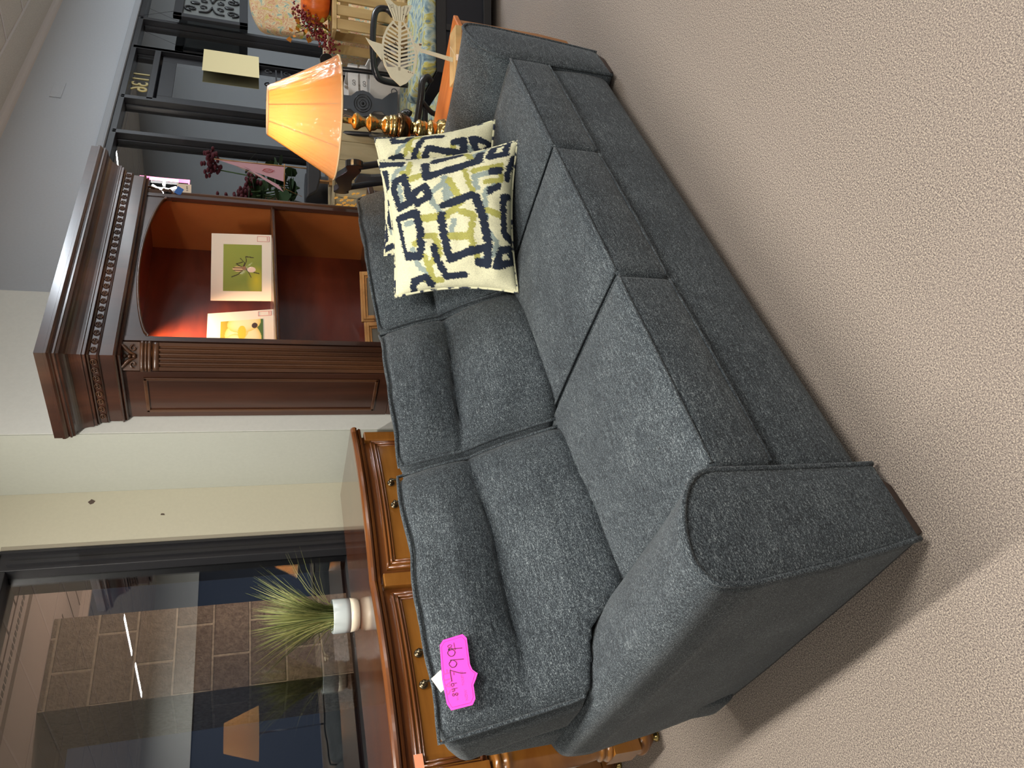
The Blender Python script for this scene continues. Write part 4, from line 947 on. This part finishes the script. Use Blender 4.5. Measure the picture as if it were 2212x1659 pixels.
# toile upholstered chair
tc_=thing('upholstered_chair','high backed chair in cream and coral toile with teal, by the front door','chair',(6.36,2.03,0),math.atan2(LT.y,LT.x)-.10)
def bkf(p,u): return Vector((p.x*(1+.05*math.sin(PI*min(1,max(0,u.z)))),p.y+.16*u.z,p.z-(.10*abs(2*u.x-1)**2.5 if u.z>.6 else 0)))
build('backrest',G().soft((-.29,.12,.42),(.29,.22,1.42),.04,(12,2,18),fn=bkf),TOILE,tc_)
build('seat',G().soft((-.30,-.40,.38),(.34,.16,.52),.04,(8,8,3)),TOILE,tc_)
build('skirt',G().box(-.28,.32,-.38,.2,.12,.40),TOILE,tc_)
build('arm',G().soft((-.52,-.36,.40),(-.31,.20,.86),.06,(4,8,6)),TOILE,tc_); build('arm',G().soft((.35,-.36,.40),(.52,.20,.86),.06,(4,8,6)),TOILE,tc_)
for x in (-.25,.29):
    for y in (-.35,.17): build('leg',G().box(x-.02,x+.02,y-.02,y+.02,0,.13),BLK,tc_)
# white printed boxes
WB=flat('whitewashed_board',rgb(214,208,200),.7)
def wbox(loc,rz,d,label,grp='whitewashed crates with printed lettering',txt='FARM FRESH'):
    t=thing('printed_crate',label,'crate',loc,rz,grp); w,dd,h=d
    g=G(); th_=.012
    for z0,z1 in ((0,h*.40),(h*.52,h)):
        g.box(-w/2,w/2,-dd/2,-dd/2+th_,z0,z1).box(-w/2,w/2,dd/2-th_,dd/2,z0,z1).box(-w/2,-w/2+th_,-dd/2,dd/2,z0,z1).box(w/2-th_,w/2,-dd/2,dd/2,z0,z1)
    g.box(-w/2,w/2,-dd/2,dd/2,0,th_)
    for sx in (-1,1):
        for sy in (-1,1): g.box(sx*(w/2-.02)-.012,sx*(w/2-.02)+.012,sy*(dd/2-.02)-.012,sy*(dd/2-.02)+.012,0,h)
    build('slats',g,WB,t); g=G()
    for i,z in enumerate((h*.2,h*.72)): g.text(txt,Matrix.Translation((0,-dd/2-.001,z))@Matrix.Rotation(PI/2,4,'X'),size=min(h*.22,w*.14),ext=.0004)
    build('lettering',g,flat('faded_black_print',rgb(90,88,92),.8),t); return t
yz=math.atan2(LT.y,LT.x)
wbox((5.24,1.70,0),yz,(.56,.40,.455),'wide whitewashed printed crate under the pine crate',txt='ABC')
wbox((5.30,2.35,0),yz-.1,(.46,.34,.62),'tall whitewashed printed crate on the floor behind the black armchair',txt='NO 5')
wbox((5.30,2.35,.622),yz+.25,(.30,.24,.14),'small white slatted box on top of the tall whitewashed crate',txt='GO')
# pine slatted crate with pumpkin
pc=thing('slatted_crate','tall pine slatted crate with a pumpkin on top','crate',(5.20,1.73,.456),yz+.04)
g=G()
for k in range(6):
    x=-.25+k*.089; g.box(x,x+.064,-.17,-.155,0,.47); g.box(x,x+.062,.155,.17,0,.47)
build('slats',g,W_PINE,pc,bevel=.002); g=G(); g.box(-.26,.27,-.155,.155,.455,.475).box(-.26,.27,-.178,-.155,.455,.48).box(-.26,.27,-.155,.155,0,.015).box(-.26,.27,-.150,-.140,.38,.43); build('crate_rail',g,W_PINE,pc,bevel=.002)
pk=thing('pumpkin','ribbed orange pumpkin on top of the pine crate','pumpkin',(5.18,1.73,.936))
def rib(a,z): return 1+.045*abs(math.cos(7*a))-.03
g=G().lathe([(0,.012),(.05,0),(.10,.012),(.135,.05),(.145,.095),(.132,.14),(.09,.172),(.04,.178),(.012,.165)],n=84,fn=rib); build('pumpkin_body',g,noisy('pumpkin_skin',[(.3,rgb(206,84,22)),(.7,rgb(238,122,40))],14,(1,1,.3),.4,.05,4,coat=.2),pk)
build('stem',G().tube([(0,0,.165),(.004,0,.19),(.018,.004,.205)],[.014,.009,.008],8),W_PLANK,pk)
# autumn spray of berries and leaves
sp=thing('autumn_spray','artificial autumn spray of maroon berries and yellow leaves beside the pumpkin','flowers',(5.03,1.85,.94)); random.seed(5)
g=G(); 
for k in range(10):
    a=random.uniform(-1,1); P=catmull([(0,0,0),(.03*a,-.03,.06),tuple(LT*(-.10+.12*random.random())+Vector((0,0,random.uniform(.02,.22))))],4); g.tube(P,.003,5)
build('twigs',g,flat('brown_twig',rgb(96,66,36),.8),sp)
g=G()
for k in range(260):
    a=random.random(); c=LT*(.10-.22*a+random.gauss(0,.025))+Vector((0,0,.20-.20*a+random.gauss(0,.030)))-HD*random.uniform(.0,.07); g.ball(c,random.uniform(.005,.009),6)
build('berries',g,flat('maroon_berry',rgb(124,34,38),.35),sp)['kind']='stuff'
g=G()
for k in range(60):
    c=LT*random.uniform(-.11,.10)+Vector((0,0,random.uniform(-.02,.24)))-HD*random.uniform(.0,.08)
    d=Vector((random.gauss(0,1),random.gauss(0,1),random.gauss(0,1))).normalized(); e=d.cross(Vector((random.random(),random.random(),1))).normalized(); L=random.uniform(.02,.045); b=len(g.v)
    for (u,v) in ((0,0),(.3,.35),(.2,.5),(.6,.28),(1,0),(.6,-.28),(.2,-.5),(.3,-.35)): g.v.append(tuple(c+d*u*L+e*v*L))
    g.f.append(tuple(range(b,b+8))); g.m.append(random.choice((0,1,1))); g.sm.append(False)
o=build('leaves',g,[flat('orange_leaf',rgb(206,130,40),.7),flat('yellow_green_leaf',rgb(170,160,70),.7)],sp); o['kind']='stuff'
# pale plank cabinet behind the lamp
pl=thing('plank_cabinet','pale weathered plank cabinet standing behind the lamp','cabinet',(4.82,2.75,0),yz+.05)
g=G()
for k in range(5):
    x=-.33+k*.132; g.box(x+.001,x+.131,-.15,.15,0,.86)
build('plank_front',g,W_PLANK,pl,bevel=.003); build('dark_end_board',G().box(.331,.42,-.15,.15,0,.84),noisy('dark_plank',[(.3,rgb(60,56,52)),(.7,rgb(96,88,80))],8,(1,1,.1),.8),pl,bevel=.003); build('cabinet_top',G().box(-.35,.44,-.16,.16,.86,.875),W_PLANK,pl,bevel=.003)
# model sailboat with pink sails
sb=thing('model_sailboat','model sailboat with two pink sails standing before the window beside the hutch','model boat',(4.76,2.69,.875),yz)
SAIL=flat('pink_sailcloth',rgb(226,176,186),.8); 
g=G(); g.prism([(-.10,.32),(.0,.32),(.004,.74)],-.002,.002,'y'); build('sail',g,SAIL,sb)
g=G(); g.prism([(-.17,.32),(-.125,.355),(-.012,.60)],-.002,.002,'y'); build('sail',g,SAIL,sb)
M_=W_OAKF; g=G(); g.tube([(.006,0,.10),(.006,0,.76)],.004,6); g.tube([(-.16,0,.315),(.02,0,.315)],.004,6); g.tube([(.006,0,.70),(-.19,0,.20)],.0015,4); build('mast',g,M_,sb)
g=G(); 
hull=[(-.20,.17),(-.15,.10),(-.05,.075),(.05,.08),(.12,.12),(.14,.17)]
g.prism(hull,-.035,.035,'y'); build('hull',g,flat('dark_hull',rgb(60,62,66),.4),sb,bevel=.012,seg=3); build('cradle',G().box(-.10,.08,-.03,.03,0,.02).box(-.08,-.07,-.03,.03,0,.085).box(.05,.06,-.03,.03,0,.09),W_OAKF,sb)
g=G(); M=Matrix.Translation((-.035,-.003,.42))@Matrix.Rotation(PI/2,4,'X')@Matrix.Rotation(PI/2,4,'Z'); g.tube([M@Vector((.02*math.cos(a)*1.6,.012*math.sin(a),0)) for a in [2*PI*k/14 for k in range(14)]],.0012,4,closed=True); g.tube([M@Vector((x,.006*math.sin(x*200),.001)) for x in [-.04+.008*k for k in range(11)]],.0012,4); build('sail_print',g,REDINK,sb)
# artificial yellow flowers by the hutch foot
yf=thing('yellow_flowers','small bunch of golden artificial flowers between the hutch and the black crest rail','flowers',(4.06,2.52,0)); random.seed(11)
build('vase',G().lathe([(0,0),(.09,0),(.10,.02),(.05,.3),(.06,.66),(.07,.70)],n=20),BLK,yf)
g=G()
for k in range(70):
    c=Vector((random.gauss(0,.05),random.gauss(0,.04),.75+random.uniform(-.06,.16)))
    for j in range(5):
        a=2*PI*j/5; u=Vector((math.cos(a),math.sin(a)*.4,math.sin(a))).normalized()*.016; v=Vector((-math.sin(a),0,math.cos(a)))*.006; b=len(g.v)
        g.v+= [tuple(c),tuple(c+u*.5+v),tuple(c+u),tuple(c+u*.5-v)]; g.f.append((b,b+1,b+2,b+3)); g.m.append(0); g.sm.append(False)
build('blossom',g,flat('golden_petal',rgb(226,160,40),.7),yf)['kind']='stuff'
# dark geranium in a planter outside the window
gp=thing('potted_geranium','dark red artificial geranium in a tall dark planter inside the shop window','plant',(5.06,3.02,0)); random.seed(9)
build('planter',G().lathe([(0,0),(.09,0),(.10,.05),(.10,.9),(.12,1.0),(.11,1.02),(0,1.0)],n=20),flat('dark_planter',rgb(50,50,52),.6),gp)
g=G(); gl=G(); gs=G()
for k in range(8):
    c=Vector((random.uniform(-.28,.25),random.uniform(-.08,.05),random.uniform(1.34,1.68))); gs.tube([(0,0,1.06),(c.x*.5,c.y*.5,1.25),tuple(c)],.005,5)
    for j in range(30): g.ball(c+Vector((random.gauss(0,.028),random.gauss(0,.022),random.gauss(0,.026))),.019,6,sc=(1,1,.6))
for k in range(90):
    c=Vector((random.gauss(0,.14),random.gauss(0,.05),1.2+random.uniform(-.1,.22))); d=Vector((random.gauss(0,1),random.gauss(0,1),random.gauss(0,.6))).normalized()*.05; e=d.cross(Vector((0,0,1))).normalized()*.045; gl.add([c-d,c-d*.4+e,c+d*.7+e*.8,c+d,c+d*.7-e*.8,c-d*.4-e],[(0,1,2,3,4,5)])
build('bloom',g,flat('dark_red_petal',rgb(74,18,28),.9),gp)['kind']='stuff'; o=build('foliage',gl,flat('geranium_leaf',rgb(48,74,40),.8),gp); o['kind']='stuff'; build('stalks',gs,flat('green_stalk',rgb(60,84,44),.8),gp)
# neon sign in the window
ns=thing('neon_sign','lit white and pink neon sign hanging in the shop window beside the hutch','sign',(4.80,3.10,1.98))
NW=flat('white_neon',(1,1,1,1),.4,emit=(1,.97,.98,1),es=7); NP=flat('pink_neon_edge',(1,.3,.5,1),.4,emit=(1,.22,.42,1),es=2.5)
build('clear_panel',G().box(-.32,.36,.0,.004,-.16,.16),glassy('clear_acrylic',(1,.97,.98,1),1.4,1.0),ns)
g=G(); g.tube([(-.32,0,-.16),(.36,0,-.16),(.36,0,.16),(-.32,0,.16)],.0045,6,closed=True); build('lit_edge',g,NP,ns)
g=G()
def nst(L): g.tube([(x,-.012,z) for x,z in L],.0085,8)
# white letters seen from behind
x=.30
nst([(x+.02,-.09),(x+.02,.09)]); nst([(x+.02,.0),(x-.05,.0)]); nst([(x-.07,.07),(x-.10,.04),(x-.105,-.04),(x-.07,-.08)])
nst([(x-.15,-.09),(x-.15,.09),(x-.20,.085),(x-.225,.045),(x-.20,.005),(x-.14,.0)])
nst([(x-.36,.09),(x-.28,.09),(x-.28,-.09),(x-.36,-.09)]); nst([(x-.28,0),(x-.345,0)])
nst([(x-.42,-.09),(x-.42,.09),(x-.54,-.09),(x-.54,.09)])
build('neon_letters',g,NW,ns)
g=G()
for x_ in (-.28,.32): g.tube([(x_,0,.16),(x_,.02,.42)],.0015,4)
build('hanging_wire',g,INK,ns)
# paper sign on the door
o=build('paper_sign',G().box(7.12,7.585,3.137,3.140,1.32,1.81),flat('cream_card',rgb(236,222,170),.8)); tag(o,'blank cream paper sign hung on the glass front door','sign'); 
# iron scroll panel hanging in the window right of the door
ip=thing('iron_panel','black framed panel with wrought iron scrolls hanging in the window right of the door','wall decor',(8.46,3.05,1.76))
w,h=.44,.34
g=G(); g.box(-w,w,-.02,.02,h-.08,h).box(-w,w,-.02,.02,-h,-h+.08).box(-w,-w+.08,-.02,.02,-h,h).box(w-.08,w,-.02,.02,-h,h); build('frame',g,BLKM,ip,bevel=.005)
build('mirror_back',G().box(-w+.08,w-.08,.005,.01,-h+.08,h-.08),flat('pale_mirror',rgb(120,124,122),.3),ip)
g=G()
for sx in (-1,1):
    for sz in (-1,1):
        g.tube([(sx*(.16+.07*(1-k/22)*math.cos(k*.45)),-.005,sz*(.19+.07*(1-k/22)*math.sin(k*.45))) for k in range(18)],.009,6)
        g.tube(catmull([(sx*.22,-.005,sz*.12),(sx*.20,-.005,sz*.04),(sx*.06,-.005,0)],6),.009,6)
        g.tube([(sx*(.08+.045*(1-k/16)*math.cos(k*.5)),-.005,sz*(.07+.045*(1-k/16)*math.sin(k*.5))) for k in range(13)],.007,6)
g.ball((0,-.005,.16),.035,8,sc=(1,.3,1.4)); g.ball((0,-.005,-.16),.035,8,sc=(1,.3,1.4)); build('scrollwork',g,BLK,ip)
g=G()
for x_ in (-.3,.3): g.tube([(x_,0,h),(x_,.10,.66)],.0015,4)
build('hanging_wire',g,INK,ip)
# lamp far behind the camera that the left window mirrors
fl=thing('floor_lamp','tall floor lamp with a cream shade deep in the shop','lamp',(3.55,-2.9,0)); build('base',G().lathe([(0,0),(.16,0),(.15,.03),(.02,.05)],n=24),BLK,fl); build('pole',G().tube([(0,0,.04),(0,0,1.5)],.012,8),BLK,fl)
g=G().lathe([(.30,1.25),(.16,1.63)],n=32); g.f=g.f[:-2]; g.m=g.m[:-2]; g.sm=g.sm[:-2]; build('lamp_shade',g,bpy.data.materials['cream_shade_cloth'],fl); build('bulb',G().ball((0,0,1.42),.03,10),bpy.data.materials['lit_bulb'],fl)

# ================================================================ lights
def area(name,loc,rot,sx,sy,power,col,spread=None):
    l=bpy.data.lights.new(name,'AREA'); l.shape='RECTANGLE'; l.size=sx; l.size_y=sy; l.energy=power; l.color=col
    if spread: l.spread=spread
    o=bpy.data.objects.new(name,l); C.objects.link(o); o.location=loc; o.rotation_euler=rot; return o
FIX=flat('fixture_white',rgb(230,230,228),.4)
def fixture(x,y,power,col,L=1.22):
    t=thing('fluorescent_fixture','white fluorescent strip fixture on the ceiling',"ceiling light",(x,y,ZC-.02),0,'fluorescent strip fixtures')
    build('housing',G().box(-.07,.07,-L/2,L/2,-.03,.02),FIX,t,bevel=.005)
    area('tube_light',(x,y,ZC-.056),(0,0,0),.07,L-.04,power,col)
for (x,y,p,c) in ((.80,1.85,68,(1,.95,.87)),(.80,-.4,66,(1,.955,.88)),(1.30,-3.3,28,(1,.96,.9)),(-1.2,1.0,24,(1,.96,.9)),(-1.9,-2.2,22,(1,.96,.9)),(6.3,-.1,100,(.84,.92,1)),(5.8,-2.1,44,(.92,.96,1)),(6.16,-5.2,46,(1,.97,.93)),(6.23,-6.9,46,(1,.97,.93)),(10.1,.3,90,(.84,.92,1)),(10.1,-2.2,60,(.92,.96,1)),(10.1,-5.6,60,(1,1,1)),(1.95,-6.2,36,(1,.96,.9))): fixture(x,y,p,c)
for q in (-1,1):
    c=LC+LT*(.045*q); l=bpy.data.lights.new('bulb_light','POINT'); l.energy=3.2; l.color=(1,.66,.32); l.shadow_soft_size=.03; o=bpy.data.objects.new('bulb_light',l); C.objects.link(o); o.location=(c.x,c.y,.555+.655)
# warm spot added under the hutch top to make the glow on its back
l=bpy.data.lights.new('hutch_glow_spot','SPOT'); l.energy=90; l.color=(1,.60,.32); l.spot_size=1.9; l.spot_blend=.7; l.shadow_soft_size=.02; o=bpy.data.objects.new('hutch_glow_spot',l); C.objects.link(o); o.location=(2.86,2.50,1.915); o.rotation_euler=(.75,0,0)
# unseen point light added outside to brighten the pillar and soffit
l=bpy.data.lights.new('pillar_fill_light','POINT'); l.energy=60; l.color=(1,.8,.68); l.shadow_soft_size=.06; o=bpy.data.objects.new('pillar_fill_light',l); C.objects.link(o); o.location=(3.3,3.75,1.4)
area('porch_light_far',(6.4,3.8,2.38),(0,0,0),.3,.3,40,(1,.85,.7))
w=bpy.data.worlds.new('night'); bpy.context.scene.world=w; w.use_nodes=True; w.node_tree.nodes['Background'].inputs[0].default_value=(.012,.016,.026,1); w.node_tree.nodes['Background'].inputs[1].default_value=1
vs=bpy.context.scene.view_settings; vs.view_transform='Standard'; vs.look='None'; vs.gamma=1; vs.use_curve_mapping=False; vs.exposure=.31
